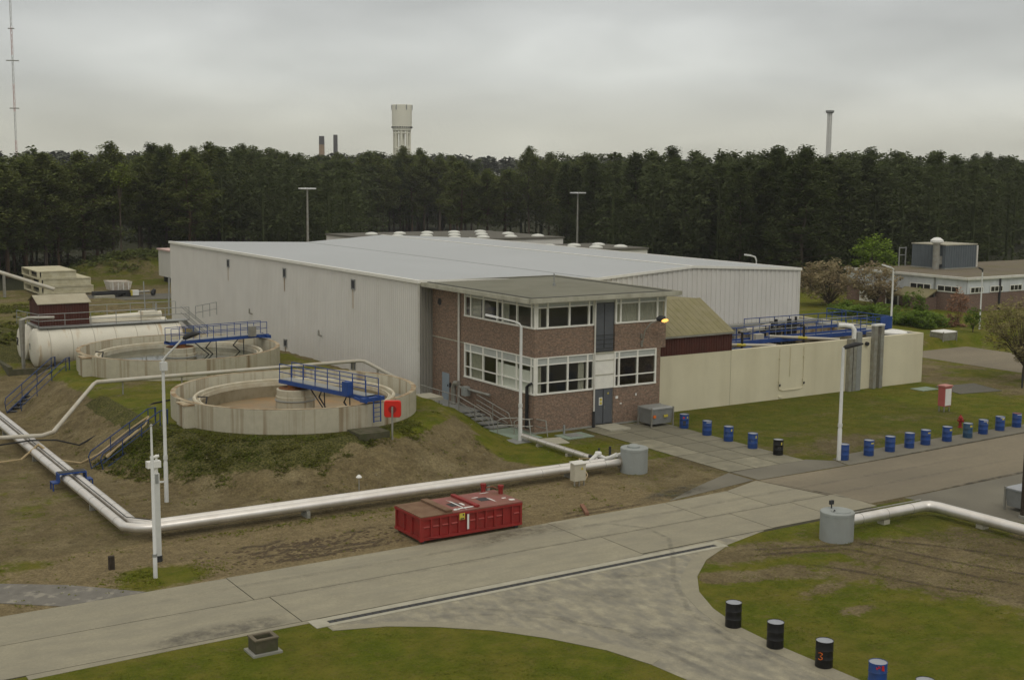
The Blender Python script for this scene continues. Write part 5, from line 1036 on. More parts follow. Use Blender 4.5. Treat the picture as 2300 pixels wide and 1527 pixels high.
# ------------------------------------------------------------ stairs
def steel_stair(a, c, wdt, label, n, rail_m='blue_dark', tread='dark_metal', group='blue steel stairs up the mound'):
    a = Vector(a); c = Vector(c); o = thing('steel_stair', label, 'stairs', a, group); h = Vector((c.x-a.x, c.y-a.y, 0)); L = h.length; hd_ = h.normalized(); nn_ = Vector((-hd_.y, hd_.x, 0))
    b = MB()
    for i in range(n): q = a+(c-a)*((i+.5)/n); b.beam(q-nn_*wdt/2, q+nn_*wdt/2, L/n*.8, .06)
    b.build('treads', tread, o)
    b = MB()
    for s in (-1, 1): b.beam(a+nn_*s*wdt/2-Vector((0, 0, .02)), c+nn_*s*wdt/2, .06, .22)
    b.build('stringers', rail_m, o)
    for s in (-1, 1):
        b = MB(); A = a+nn_*s*(wdt/2+.04); Cc = c+nn_*s*(wdt/2+.04); up = Vector((0, 0, 1.0))
        b.tube([A+Vector((0, 0, .1)), A-hd_*.15+up*.75, A+up, Cc+up, Cc+hd_*.5+up, Cc+hd_*.5], .03, 6)
        b.tube([A+up*.5, Cc+up*.5], .025, 6)
        for k in (1, 2, 3): q = A+(Cc-A)*k/3; b.tube([q, q+up], .028, 6)
        b.build('handrail', rail_m, o)
    return o
steel_stair((17.35, 67.9, 0), (20.9, 69.3, 1.75), .95, 'blue-railed stair with tan hose up the mound beside the near tank', 9)
steel_stair((17.0, 87.0, 0), (21.0, 91.6, 1.8), 1.0, 'blue-railed stair up the mound towards the far tank', 11)
o = MB().tube([(8, 73.5, .12), (13.3, 72.2, .1), (14.2, 71.4, .3), (15.3, 72.2, .85), (16.1, 70.6, .2), (17.0, 69.9, .08), (17.8, 69.3, .6), (19.5, 69.5, 1.7), (20.6, 69.3, 2.4), (20.2, 68.6, 2.1), (18.4, 68.0, 1.1), (17.9, 67.9, .75), (18.3, 68.6, .75), (20.0, 69.4, 1.7)], .045, 6).build('garden_hose', 'hose'); tag(o, 'tan hose draped over the blue stair and across the pipes', 'hose')
gs = thing('grey_stair', 'grey steel stair with platforms and handrails along the brick office', 'stairs', (41.9, 68, 0))
MB().box(41.1, 70.3, .42, 42.72, 75.8, .5).build('upper_platform', 'metal_grey', gs)
MB().box(40.95, 62.95, -.02, 42.7, 66.4, .035).build('landing', 'pale_green', gs); MB().box(40.3, 62.2, .0, 41.9, 63.5, .03).build('landing', 'metal_grey', gs)
b = MB()
for i in range(4): b.box(41.2, 66.6+i*.95, .02+i*.1, 42.6, 67.4+i*.95, .08+i*.1)
b.build('treads', 'metal_grey', gs)
b = rail(MB(), [(41.15, 75.6, .5), (41.15, 70.4, .5)], 1.05, .03, 1, 1.4); b.build('handrail', 'galv', gs)
b = MB()
for x_ in (41.15, 42.5): b.tube([(x_, 70.4, 1.55), (x_, 66.5, .95), (x_, 66.1, .3), (x_, 66.1, 0)], .035, 6).tube([(x_, 70.4, 1.2), (x_, 66.6, .6)], .03, 6).tube([(x_, 70.4, .9), (x_, 66.6, .3)], .03, 6).tube([(x_, 68.4, .2), (x_, 68.4, 1.25)], .03, 6)
b.build('handrail', 'galv', gs)
b = MB()
for x_, ya, yb in ((41.2, 65.4, 64.0), (41.9, 64.6, 63.2)): b.tube([(x_-.2, ya, 0), (x_-.2, ya, .8), (x_, ya-.15, .95), (x_+1.0, ya-.5, .95), (x_+1.2, yb, .95), (x_+1.2, yb-.2, .0)], .035, 6).tube([(x_-.2, ya, .5), (x_+1.0, ya-.5, .5), (x_+1.2, yb-.1, .5)], .025, 6)
b.build('handrail', 'galv', gs)
o = thing('wall_duct', 'pale pipe elbow rising by the office downpipe and running along the wall', 'duct', (42.3, 71, .5)); MB().tube([(42.3, 73.1, .4), (42.3, 73.1, 1.7), (42.32, 72.9, 1.95), (42.35, 72.5, 2.0)], .17, 10).tube([(42.4, 72.4, 1.75), (42.5, 68.8, 1.75)], .09, 8).build('pipe', 'galv', o, True); MB().box(42.2, 71.4, 1.3, 42.6, 71.9, 1.9).build('meter_box', 'well_paint', o)
# ------------------------------------------------------------ low building on the right
rb = thing('low_building', 'low brick building with white band, strip windows and moss-grown flat roof', 'building', (125, 100, 0))
QX, QY = 119.46, 92.0
MB().box(QX, QY, -.1, 175, 109.6, 2.85).build('wall', 'brick_far', rb)
b = MB(); corr(b, 'y', QX-.03, QY, 109.6, 2.85, lambda s: 4.45, 1.0, .03, -1); corr(b, 'x', QY-.03, QX, 150, 2.85, lambda s: 4.45, 1.0, .03, -1); b.build('white_cladding', 'plank_white', rb)
MB().box(QX+.02, QY+.02, 4.0, 175, 109.6, 4.6).build('roof', 'gravel_roof', rb)
MB().box(QX-.35, QY-.35, 4.45, 175, QY+.018, 4.72).box(QX-.35, QY+.019, 4.45, QX+.018, 109.9, 4.72).build('roof_edge', 'trim_white', rb)
def strip(axis, s0, s1):
    b = MB(); n = 3; w_ = (s1-s0)/n
    if axis == 'y': b.box(QX-.12, s0-.08, 2.92, QX-.07, s1+.08, 3.62)
    else: b.box(s0-.08, QY-.12, 2.92, s1+.08, QY-.07, 3.62)
    fo = b.build('window', 'frame_white', rb)
    for i in range(n):
        a_ = s0+i*w_+.06; c_2 = s0+(i+1)*w_-.06
        (MB().box(QX-.14, a_, 3.02, QX-.122, c_2, 3.54) if axis == 'y' else MB().box(a_, QY-.14, 3.02, c_2, QY-.122, 3.54)).build('pane', 'pane_dark', fo)
for s0, s1 in ((96.9, 99.8), (93.0, 95.9)): strip('y', s0, s1)
for k in range(5): strip('x', 120.0+k*3.5, 122.1+k*3.5)
MB().box(QX-.16, 96.25, 0, QX-.04, 96.45, 4.45).build('downpipe', 'metal_grey', rb); MB().box(125.0, QY-.2, 0, 125.2, QY-.04, 4.45).build('downpipe', 'dark_metal', rb)
dr = MB().box(QX-.14, 101.4, 0, QX-.03, 103.4, 2.7).build('entrance', 'frame_white', rb); MB().box(QX-.17, 101.6, .1, QX-.142, 102.3, 2.5).box(QX-.17, 102.5, .1, QX-.142, 103.2, 2.5).build('door_glass', 'pane_dark', dr)
MB().box(QX-.16, 105.2, .4, QX-.03, 107.4, 2.8).build('entrance', 'frame_white', rb)
cn = MB().add([(QX-2.0, 95.9, 2.1), (QX-2.0, 100.6, 2.1), (QX-.05, 100.6, 2.95), (QX-.05, 95.9, 2.95), (QX-2.0, 95.9, 2.25), (QX-2.0, 100.6, 2.25), (QX-.05, 100.6, 3.1), (QX-.05, 95.9, 3.1)], [(0, 1, 2, 3), (4, 5, 6, 7), (0, 1, 5, 4), (1, 2, 6, 5), (2, 3, 7, 6), (3, 0, 4, 7)]).build('porch_roof', 'olive_roof', rb)
MB().box(QX-1.9, 96.0, -.1, QX-.06, 96.2, 2.2).box(QX-1.9, 96.2, -.1, QX-1.7, 98.2, 2.08).build('porch_wall', 'brick_far', rb)
un = thing('rooftop_unit', 'blue-grey clad plant room with pale roof on the low building', 'plant room', (131.5, 105, 4.6))
b = MB(); x0, x1, y0, y1 = 128.7, 134.5, 102.5, 107.6
corr(b, 'x', y0, x0, x1, 4.75, lambda s: 7.5, .45, .05, -1); corr(b, 'y', x0, y0, y1, 4.75, lambda s: 7.5, .45, .05, -1); b.quad((x1, y0, 4.75), (x1, y1, 4.75), (x1, y1, 7.5), (x1, y0, 7.5)).quad((x0, y1, 4.75), (x1, y1, 4.75), (x1, y1, 7.5), (x0, y1, 7.5)); b.build('wall', 'slate_clad', un)
MB().box(x0-.1, y0-.1, 7.5, x1+.1, y1+.1, 7.62).build('roof', 'slab_pale', un); MB().box(x0-.05, y0-.05, 4.6, x1+.05, y1+.05, 4.75).build('base', 'concrete_block', un); MB().box(x1, y0-.1, 4.75, x1+.25, y0+.1, 7.4).build('duct', 'trim_white', un)
vp = thing('roof_vent', 'fat vent stack with white cowl beside the plant room', 'vent', (128.0, 103.3, 4.6)); MB().tube([(128.0, 103.3, 4.6), (128.0, 103.3, 7.9)], .42, 14).box(128.0, 102.9, 5.2, 128.7, 103.5, 6.2).build('stack', 'galv', vp, True); MB().lathe(128.0, 103.3, [(.45, 7.75), (.78, 7.9), (.78, 8.15), (.4, 8.45), (.001, 8.5)], 16).build('cowl', 'white_paint', vp, True)
o = MB().tube([(128, 109, 4.5), (128, 109, 7.0)], .09, 6).tube([(129.2, 109, 4.5), (129.2, 109, 7.0)], .09, 6).tube([(128, 109, 6.9), (129.2, 109, 6.9)], .06, 6).tube([(128, 109, 6.0), (129.2, 109, 6.0)], .06, 6).build('roof_ladder', 'metal_grey'); tag(o, 'roof access ladder frame behind the plant room', 'ladder')
# ------------------------------------------------------------ buildings behind the warehouse
def dome_building(name, x0, x1, y0, y1, z, doms, label, dl):
    o = thing(name, label, 'building', ((x0+x1)/2, (y0+y1)/2, 0)); MB().box(x0, y0, 0, x1, y1, z-.25).build('wall', 'cladding', o)
    MB().box(x0-.15, y0-.15, z-.25, x1+.15, y1+.15, z).build('roof', 'asphalt_grey', o)
    for x, y in doms: MB().lathe(x, y, [(.92, z), (.92, z+.1), (.78, z+.22), (.42, z+.33), (.001, z+.37)], 20).build('rooflight', 'dome', o, True)
    return o
dome_building('flat_roofed_hall', 78, 104.9, 150, 172, 6.85, [(93+i*4.6-j*.6, 152.5+j*7) for j in range(3) for i in range(-2, 3)], 'flat-roofed hall with white domed rooflights rising behind the warehouse', '')
dome_building('low_hall', 92, 107.5, 134, 146, 6.1, [(92.6+i*4.1, 136.5+j*5) for j in range(2) for i in range(4)], 'lower flat-roofed hall with white domed rooflights, right of the floodlight mast', '')
o = thing('white_hall', 'small white hall corner showing at the left end of the warehouse', 'building', (60, 178, 0)); MB().box(56.2, 170, .8, 74, 182, 4.5).build('wall', 'cladding', o); MB().box(56, 169.8, 4.5, 74.2, 182.2, 4.7).build('roof', 'mast_red', o); MB().box(56.6, 170.3, -.1, 73, 181, .79).build('plinth', 'dark_metal', o)
cs = thing('cream_module', 'stack of three long cream modules with open dark ends', 'module', (38.5, 171, 0))
for k, (xa, xb, ya) in enumerate(((36.2, 42.9, 166.5), (36.2, 42.6, 166.5), (36.0, 40.8, 166.5))):
    z0 = .2+k*.98
    b = MB().box(xa, ya, z0+.84, xb, ya+9, z0+.96).box(xa, ya, z0, xb, ya+9, z0+.12).box(xa+.5, ya+.08, z0+.12, xb, ya+.25, z0+.84).box(xa, ya+8.8, z0+.12, xb, ya+9, z0+.84).box(xa, ya, z0+.12, xa+.3, ya+.3, z0+.84).box(xb-.15, ya+.25, z0+.12, xb, ya+8.8, z0+.84)
    b.box(xa, ya+4.2, z0+.12, xa+.25, ya+4.6, z0+.84)
    pm = b.build('module_shell', 'container_cream', cs); MB().box(xa+1.0, ya+.3, z0+.13, xa+1.1, ya+8.7, z0+.83).build('dark_interior', 'dark_metal', pm)
tr = thing('tipper_skip', 'small rusty white tipper skip on a dark trailer frame', 'skip', (45.5, 162, 0))
MB().add([(43.6, 161, .85), (46.0, 161, .85), (46.0, 163.0, .85), (43.6, 163.0, .85), (43.3, 160.7, 2.0), (46.2, 160.7, 1.9), (46.2, 163.3, 1.9), (43.3, 163.3, 2.0)], [(0, 3, 2, 1), (0, 1, 5, 4), (1, 2, 6, 5), (2, 3, 7, 6), (3, 0, 4, 7)]).build('skip', mat('old_white', (.6, .57, .5), .7, .1, 2, dirt=(.3, .15, .08), damt=.7, dscale=1.2, dthr=.6), tr)
for k in range(4): MB().box(43.75+k*.65, 160.7, .9, 43.83+k*.65, 160.86, 1.85).build('skip_rib', 'white_paint', tr)
MB().box(41.6, 160.6, .45, 47.2, 161.2, .8).box(41.6, 161.2, .2, 45.5, 162.6, .7).build('frame', 'dark_metal', tr)
for x_ in (44.2, 45.6): MB().tube([(x_, 160.3, .3), (x_, 160.59, .3)], .32, 14).build('wheel', 'cable', tr)
MB().box(46.0, 160.0, .2, 46.8, 160.59, .85).build('tool_box', 'white_paint', tr); MB().box(45.85, 159.95, .2, 45.99, 160.59, .85).build('yellow_edge', 'yellow', tr); MB().tube([(46.8, 160.4, .6), (48.2, 160.2, .65)], .16, 10).build('cylinder', 'galv', tr)
o = MB().tube([(48.4, 160.2, .3), (48.6, 160.1, .4), (48.8, 160.0, .9)], [.25, .32, .2], 8).build('oil_drum', 'dark_metal'); tag(o, 'small dark drum lying at the end of the trailer frame', 'drum')
o = MB().box(41.2, 159.2, 0, 43.6, 160.0, .4).build('concrete_blocks', 'slab_pale'); tag(o, 'pale block lying below the trailer frame', 'block')
o = thing('fat_pipe', 'pale conveyor-like pipe sloping down at the left edge behind the maroon shed', 'pipe', (33, 165, 1)); MB().tube([(28.5, 168, 3.9), (31.0, 166.8, 3.4), (37.5, 164.2, 1.0)], .24, 10).build('pipe_run', 'pipe_white', o, True); MB().tube([(29.6, 167.6, 3.6), (30.5, 167.2, 3.9)], .42, 12).build('flange', 'white_paint', o); MB().box(31.8, 166, .1, 32.1, 166.3, 2.8).build('support', 'galv', o)
# ------------------------------------------------------------ far landmarks
o = thing('water_tower', 'cream concrete water tower with cylindrical bowl above the trees', 'water tower', (326, 619, 0)); cx, cy = 326.0, 619.5
MB().lathe(cx, cy, [(.01, 37.6), (5.0, 37.6), (5.1, 38.6), (5.35, 38.8), (5.45, 51.2), (5.3, 51.3), (5.3, 50.8), (.01, 50.8)], 40).build('bowl', 'tower_cream', o, True)
b = MB()
for k in range(8):
    t_ = 2*math.pi*k/8+.2; b.box(cx+4.2*math.cos(t_)-.5, cy+4.2*math.sin(t_)-.5, 0, cx+4.2*math.cos(t_)+.5, cy+4.2*math.sin(t_)+.5, 37.6)
for z in (18, 28, 36): b.lathe(cx, cy, [(3.9, z), (4.5, z), (4.5, z+.8), (3.9, z+.8)], 24)
b.build('legs', 'tower_cream', o); MB().cyl(cx, cy, 0, 37.5, 1.5, 16).build('shaft', 'tower_cream', o, True)
b = MB()
for k in range(28): t_ = 2*math.pi*k/28; b.box(cx+5.38*math.cos(t_)-.28, cy+5.38*math.sin(t_)-.28, 39.0, cx+5.38*math.cos(t_)+.28, cy+5.38*math.sin(t_)+.28, 39.7)
b.build('windows', 'dark_metal', o)
b = MB()
for k in range(6): t_ = 2*math.pi*k/6+.5; b.box(cx+5.45*math.cos(t_)-.25, cy+5.45*math.sin(t_)-.25, 48.6, cx+5.45*math.cos(t_)+.25, cy+5.45*math.sin(t_)+.25, 51.2)
b.build('slots', 'metal_grey', o)
o = thing('chimney', 'tan chimney with dark top left of the water tower', 'chimney', (369.4, 820.7, 0)); MB().tube([(369.4, 820.7, 0), (369.4, 820.7, 33.6)], [2.1, 1.9], 16).build('stack', 'chimney_tan', o, True); MB().tube([(369.4, 820.7, 33.6), (369.4, 820.7, 39.4)], [1.92, 1.85], 16).build('dark_top', 'chimney_dark', o, True)
o = thing('chimney', 'slim dark chimney next to the tan one', 'chimney', (378, 816.8, 0)); MB().tube([(378, 816.8, 0), (378, 816.8, 40.4)], [1.7, 1.45], 16).build('stack', 'chimney_dark', o, True)
def lattice(o, cx, cy, z0, z1, w_, seg, rr, bands):
    n = int((z1-z0)/seg); groups = {}
    for i in range(n):
        za = z0+i*seg; zb = za+seg; mm = bands[int(i*seg/8) % len(bands)]; b = groups.setdefault(mm, MB())
        c = [(cx+w_*math.cos(2*math.pi*k/3), cy+w_*math.sin(2*math.pi*k/3)) for k in range(3)]
        for k in range(3):
            b.tube([(*c[k], za), (*c[k], zb)], rr, 4, False); b.tube([(*c[k], za), (*c[(k+1) % 3], zb)], rr*.7, 4, False)
    for mm, b in groups.items(): b.build('lattice', mm, o)
o = thing('radio_mast', 'very tall thin red and white lattice mast at the left edge', 'mast', (80.3, 391.9, 0)); lattice(o, 80.3, 391.9, 0, 92, .28, 1.6, .055, ['mast_red', 'pole_white', 'mast_red', 'pole_white'])
b = MB()
for z, s in ((46.5, 1.6), (55.5, .8), (33, 1.2), (66, .8)): b.beam((80.3-s, 391.9+s*.5, z), (80.3+s, 391.9-s*.5, z), .12, .3)
b.build('antennas', 'galv', o)
o = thing('lattice_tower', 'pale slender tower with round platform at the top, right of centre', 'tower', (434.8, 413.4, 0)); cx, cy = 434.8, 413.4
b = MB()
for k in range(6): t_ = 2*math.pi*k/6; b.tube([(cx+1.05*math.cos(t_), cy+1.05*math.sin(t_), 0), (cx+1.0*math.cos(t_), cy+1.0*math.sin(t_), 43.5)], .17, 5)
for i in range(22): b.lathe(cx, cy, [(1.0, 1+i*2), (1.12, 1+i*2), (1.12, 1.15+i*2), (1.0, 1.15+i*2)], 12)
b.build('legs', 'white_paint', o); MB().tube([(cx, cy, 0), (cx, cy, 43)], .62, 10).build('core', 'white_paint', o, True); MB().lathe(cx, cy, [(.01, 43.2), (1.4, 43.3), (1.9, 43.9), (1.9, 44.6), (1.75, 44.6), (1.75, 44.0), (.01, 43.9)], 20).build('platform', 'metal_grey', o, True)
# ------------------------------------------------------------ vegetation
def clumps(b, centres, k, size, spread, rnd, flat=.55):
    """leaf clumps: k small randomly turned triangles/quads round each centre"""
    for (x, y, z, s) in centres:
        for _ in range(k):
            while True:
                ox, oy, oz = rnd.uniform(-1, 1), rnd.uniform(-1, 1), rnd.uniform(-1, 1)
                if ox*ox+oy*oy+oz*oz < 1: break
            px, py, pz = x+ox*spread*s, y+oy*spread*s, z+oz*spread*flat*s
            q = size*rnd.uniform(.6, 1.3); a = rnd.uniform(0, 6.283); t = rnd.uniform(-.7, .7); ca, sa = math.cos(a), math.sin(a); ct, st = math.cos(t), math.sin(t)
            ux, uy, uz = ca*q, sa*q, st*q*.6; vx, vy, vz = -sa*q*ct*.5, ca*q*ct*.5, st*q*.5
            i = len(b.v); b.v += [(px-ux-vx, py-uy-vy, pz-uz-vz), (px+ux-vx, py+uy-vy, pz+uz-vz), (px+ux*.4+vx, py+uy*.4+vy, pz+uz+vz), (px-ux*.6+vx, py-uy*.6+vy, pz-uz+vz)]
            b.f.append((i, i+1, i+2, i+3))
def pine(name, label, seed, h, base, rad, m, tm, k=40, levels=16, full=False, leaf=.17):
    rnd = random.Random(seed); o = thing(name, label, 'tree', (0, 0, 0))
    bend = [(rnd.uniform(-.3, .3), rnd.uniform(-.3, .3)) for _ in range(6)]
    tp = [(bend[i][0]*i*.35, bend[i][1]*i*.35, h*.98*i/5) for i in range(6)]
    b = MB(); b.tube(tp, [.24, .2, .17, .13, .09, .03], 7)
    cen = []
    def axis(z): i = min(4, int(z/(h*.98)*5)); f_ = z/(h*.98)*5-i; return (tp[i][0]*(1-f_)+tp[i+1][0]*f_, tp[i][1]*(1-f_)+tp[i+1][1]*f_)
    for l_ in range(levels):
        t = l_/(levels-1); z = base+(h-base)*t**.92; ax, ay = axis(min(z, h*.97))
        if full: R_ = rad*(1-t)**.75+.35
        else: R_ = rad*(math.sin(math.pi*min(1, .22+.78*t)))**.7*(1.0 if t < .8 else 1-(t-.8)*2.5)+.25
        nb = rnd.randint(4, 6) if t < .9 else 3; a0 = rnd.uniform(0, 6.28)
        for j in range(nb):
            a = a0+6.283*j/nb+rnd.uniform(-.35, .35); rr = R_*rnd.uniform(.62, 1.15); rise = rnd.uniform(.05, .3)*rr
            b.tube([(ax, ay, z-.2), (ax+math.cos(a)*rr, ay+math.sin(a)*rr, z+rise)], [.05, .015], 4, False)
            for s in (.45, .72, 1.0):
                if s*rr < .4 and t < .8: continue
                cen.append((ax+math.cos(a)*rr*s+rnd.uniform(-.2, .2), ay+math.sin(a)*rr*s+rnd.uniform(-.2, .2), z+rise*s+rnd.uniform(-.15, .25), rnd.uniform(.75, 1.2)))
    cen.append((tp[5][0], tp[5][1], h, .6)); cen.append((tp[5][0], tp[5][1], h-.5, .8))
    for _ in range(5):
        z = rnd.uniform(base*.45, base); ax, ay = axis(z); a = rnd.uniform(0, 6.28); b.tube([(ax, ay, z), (ax+math.cos(a)*1.2, ay+math.sin(a)*1.2, z+.2)], [.04, .01], 4, False)
    b.build('trunk', tm, o); c = MB(); clumps(c, cen, k, leaf, .88, rnd, .82); c.build('crown', m, o)
    return o
PL = 'dark pine in the dense wood behind the site'
pine_def = [('scots_pine', 3, 17.5, 5.2, 3.6, 'needles', 'bark_orange', False), ('scots_pine', 4, 16.6, 3.6, 3.9, 'needles', 'bark_orange', False), ('corsican_pine', 5, 17.8, 3.0, 3.5, 'needles_dark', 'bark', True), ('corsican_pine', 6, 17.0, 1.2, 3.9, 'needles_dark', 'bark', True), ('scots_pine', 8, 18.2, 7.0, 3.2, 'needles', 'bark', False), ('corsican_pine', 9, 16.2, 2.0, 3.7, 'needles_dark', 'bark', True)]
protos = [pine(nm, 'x', sd_, h_, bs, rd, m_, tm, full=fl) for nm, sd_, h_, bs, rd, m_, tm, fl in pine_def]
rnd = random.Random(21)
zones = [((2, 176), (60, 209), 'dark pine in the wood left of the warehouse, behind the soil heaps', 'pines in the left wood', 3, 19, (0, 1, 4, 1, 0)),
         ((60, 209), (92, 262), 'dark pine in the wood beyond the left end of the warehouse', 'pines in the middle-left wood', 3, 12, (0, 4, 2, 1)),
         ((92, 268), (176, 290), 'dark pine in the far row of wood above the warehouse roof', 'pines in the middle wood', 3, 21, (0, 4, 2, 4)),
         ((142, 240), (184, 216), 'dark bare-trunked pine in the clump behind the second floodlight mast', 'pines behind the floodlight mast', 2, 7, (4, 0, 4, 0)),
         ((146, 208), (134, 131), 'dense dark pine in the wood rising right of the warehouse roof', 'pines right of the warehouse', 3, 19, (2, 3, 5, 2)),
         ((134, 131), (268, 190), 'dense dark pine in the wood behind the low brick building', 'pines behind the low building', 3, 29, (2, 3, 5, 3))]
used = set(); count = 0
for (xa, ya), (xb, yb), lab, grp, rows, n, kinds in zones:
    dx, dy = xb-xa, yb-ya; L = math.hypot(dx, dy); nx_, ny_ = -dy/L, dx/L
    if nx_*.54+ny_*.84 < 0: nx_, ny_ = -nx_, -ny_
    for j in range(rows):
        for i in range(n):
            s = (i+.5*(j % 2)+rnd.uniform(-.3, .3))/n; x = xa+dx*s+nx_*(j*4.6+rnd.uniform(-1.2, 1.2)); y = ya+dy*s+ny_*(j*4.6+rnd.uniform(-1.2, 1.2))
            k = rnd.choice(kinds); dist = .54*x+.84*y; px_ = 1150+2860*(x*.84-y*.54)/dist
            if px_ < -120 or px_ > 2380: continue
            sc = rnd.choice((.88, .94, .98, 1.0, 1.03, 1.1))*rnd.uniform(.97, 1.03)*(1+.0012*(dist-190)*.5)
            sc *= .91 if 640 < px_ < 830 else .97; loc = (x, y, gz(x, y)-.1); sx_ = rnd.uniform(1.0, 1.4)
            if k not in used: p = protos[k]; used.add(k); p.location = loc; p['label'] = lab; p['group'] = grp; p.rotation_euler = (0, 0, rnd.uniform(0, 6.28)); p.scale = (sx_, sx_, sc)
            else: dup(protos[k], loc, lab, grp, rnd.uniform(0, 6.28), (sx_, sx_, sc))
            count += 1
for k, p in enumerate(protos):
    if k not in used:
        for c in list(p.children): bpy.data.objects.remove(c)
        bpy.data.objects.remove(p)
print('pines', count)
# depth of the wood: crowns reading as one mass
def wood_mass():
    b = MB(); rnd = random.Random(5)
    def tree(x, y, h, R_, kk=16, low=.1):
        cen = []
        for l_ in range(9):
            t = l_/8; z = h*(low+(1-low)*t); rr = R_*(1-t)**.6+.3
            for j in range(5):
                a = rnd.uniform(0, 6.28); q = rr*rnd.uniform(.5, 1.1); cen.append((x+math.cos(a)*q, y+math.sin(a)*q, z+rnd.uniform(-.4, .4), 1.2))
        cen.append((x, y, h, .6)); clumps(b, cen, kk, .32, 1.05, rnd, .7)
        b.box(x-.15, y-.15, 0, x+.15, y+.15, h*.8)
    n = 0
    for (xa, ya), (xb, yb), off, rows, num in (((-6, 170), (60, 209), 15, 4, 17), ((60, 209), (92, 262), 15, 4, 12), ((88, 262), (190, 290), 15, 5, 22), ((150, 215), (134, 131), 11, 6, 18), ((134, 131), (270, 191), 15, 4, 28), ((178, 222), (150, 240), 10, 3, 8)):
        dx, dy = xb-xa, yb-ya; L = math.hypot(dx, dy); nx_, ny_ = -dy/L, dx/L
        if nx_*.54+ny_*.84 < 0: nx_, ny_ = -nx_, -ny_
        for j in range(rows):
            for i in range(num):
                s = (i+rnd.uniform(-.4, .4)+.5)/num; o_ = off+j*6+rnd.uniform(-2, 2); x = xa+dx*s+nx_*o_; y = ya+dy*s+ny_*o_; dist = .54*x+.84*y; pq = 1150+2860*(x*.84-y*.54)/dist
                tree(x, y, (16+.0126*dist)*(.9 if 630 < pq < 840 else .97)*rnd.choice((.84, .9, .95, 1.0, 1.04))*rnd.uniform(.97, 1.02), rnd.uniform(2.6, 3.6), 16, .1 if j % 2 else .3); n += 1
    # undergrowth keeping the trunk zone dark
    return b, n
b = MB(); rnd = random.Random(44); cen = []
for i in range(520):
    t = rnd.random(); x = 4+t*58+rnd.uniform(-2, 2); y = 180+t*33+rnd.uniform(0, 9); cen.append((x, y, gz(x, y)+rnd.uniform(.1, 1.8), rnd.uniform(.8, 1.6)))
for i in range(200):
    a = rnd.gauss(0, 1); c_ = rnd.gauss(0, 1); x = 57+a*5; y = 198+c_*2.5; cen.append((x, y, gz(x, y)+rnd.uniform(0, .5), 1))
clumps(b, cen, 22, .22, .9, rnd, .7); o = b.build('undergrowth', 'needles'); tag(o, 'dark undergrowth and scrub at the foot of the left wood', 'undergrowth', kind='stuff')
wb, wn = wood_mass(); o = wb.build('pine_wood', 'needles_far'); tag(o, 'mass of dark pines filling the depth of the wood', 'wood', kind='stuff')
b = MB(); rnd = random.Random(9)
for (x0, x1, y0, y1, n, h) in ((250, 520, 480, 600, 120, 21), (200, 330, 560, 640, 60, 24), (420, 620, 260, 460, 70, 21), (60, 200, 480, 600, 60, 21)):
    for _ in range(n):
        x = rnd.uniform(x0, x1); y = rnd.uniform(y0, y1); dist = .54*x+.84*y; hh = (16+.0118*dist)*rnd.uniform(.82, 1.0); cen = []
        for _2 in range(26): a = rnd.uniform(0, 6.28); q = rnd.uniform(0, 5); cen.append((x+math.cos(a)*q, y+math.sin(a)*q, hh-rnd.uniform(0, 8)*(.3+q/5), 1.5))
        clumps(b, cen, 8, 1.1, 1.6, rnd, .6)
o = b.build('far_wood', mat('far_leaves', (.075, .085, .06), .9, .25, .05, island=.15)); tag(o, 'distant hazy treetops on the horizon', 'wood', kind='stuff')
def broadleaf(name, label, loc, h, base, rx, rz_, m, seed, n=90, k=26, leaf=.14, tm='bark', spread=.5, trunk_r=.14, hollow=.5, cat='tree', group=None, lean=(0, 0)):
    rnd = random.Random(seed); o = thing(name, label, cat, loc, group); x, y, z = loc; b = MB(); cz = base+(h-base)*.5
    cen = []
    if base > .3: b.tube([(x, y, z-.2), (x, y, z+base*.6), (x+lean[0], y+lean[1], z+cz)], [trunk_r, trunk_r*.8, trunk_r*.4], 7)
    for i in range(n):
        while True:
            a, c, e = rnd.uniform(-1, 1), rnd.uniform(-1, 1), rnd.uniform(-1, 1); q = a*a+c*c+e*e
            if hollow*hollow*rnd.random() < q < 1: break
        px, py, pz = x+lean[0]+a*rx*rnd.uniform(.85, 1.1), y+lean[1]+c*rx, z+cz+e*(h-base)*.5*rnd.uniform(.85, 1.1); cen.append((px, py, pz, rnd.uniform(.6, 1.3)))
        if base > .3 and i % 5 == 0: b.tube([(x, y, z+base*.8), ((x+px)/2, (y+py)/2, z+(base+cz)/2+.1), (px, py, pz)], [trunk_r*.5, trunk_r*.3, .015], 5, False)
    if b.v: b.build('trunk', tm, o)
    c = MB(); clumps(c, cen, k, leaf, spread, rnd, .8); c.build('crown', m, o); return o
broadleaf('blossom_tree', 'broad rounded brownish tree at the far right corner of the warehouse', (111.3, 104.8, 0), 6.1, 1.2, 3.9, 0, 'leaf_brown', 31, 150, 26, .17, spread=.6)
broadleaf('blossom_tree', 'second brownish tree overlapping the white-banded building front', (115.8, 101.8, 0), 6.0, 1.4, 2.9, 0, 'leaf_brown', 32, 100, 26, .17, spread=.6)
broadleaf('maple', 'bright spring-green tree between the wood and the low building', (133.6, 118.1, 0), 7.9, 1.5, 2.9, 0, 'leaf_spring', 33, 130, 26, .2, spread=.7)
broadleaf('shade_tree', 'olive-brown tree cut by the right edge above the back road', (87.7, 61.8, 0), 6.8, 1.5, 3.9, 0, 'leaf_olive', 34, 230, 24, .12, spread=.5, hollow=.3, lean=(.2, -.2))
broadleaf('young_tree', 'small reddish-brown tree before the brick wall', (108.6, 84.6, 0), 4.4, .5, 1.15, 0, 'leaf_redbrown', 35, 60, 18, .12, spread=.4, trunk_r=.06)
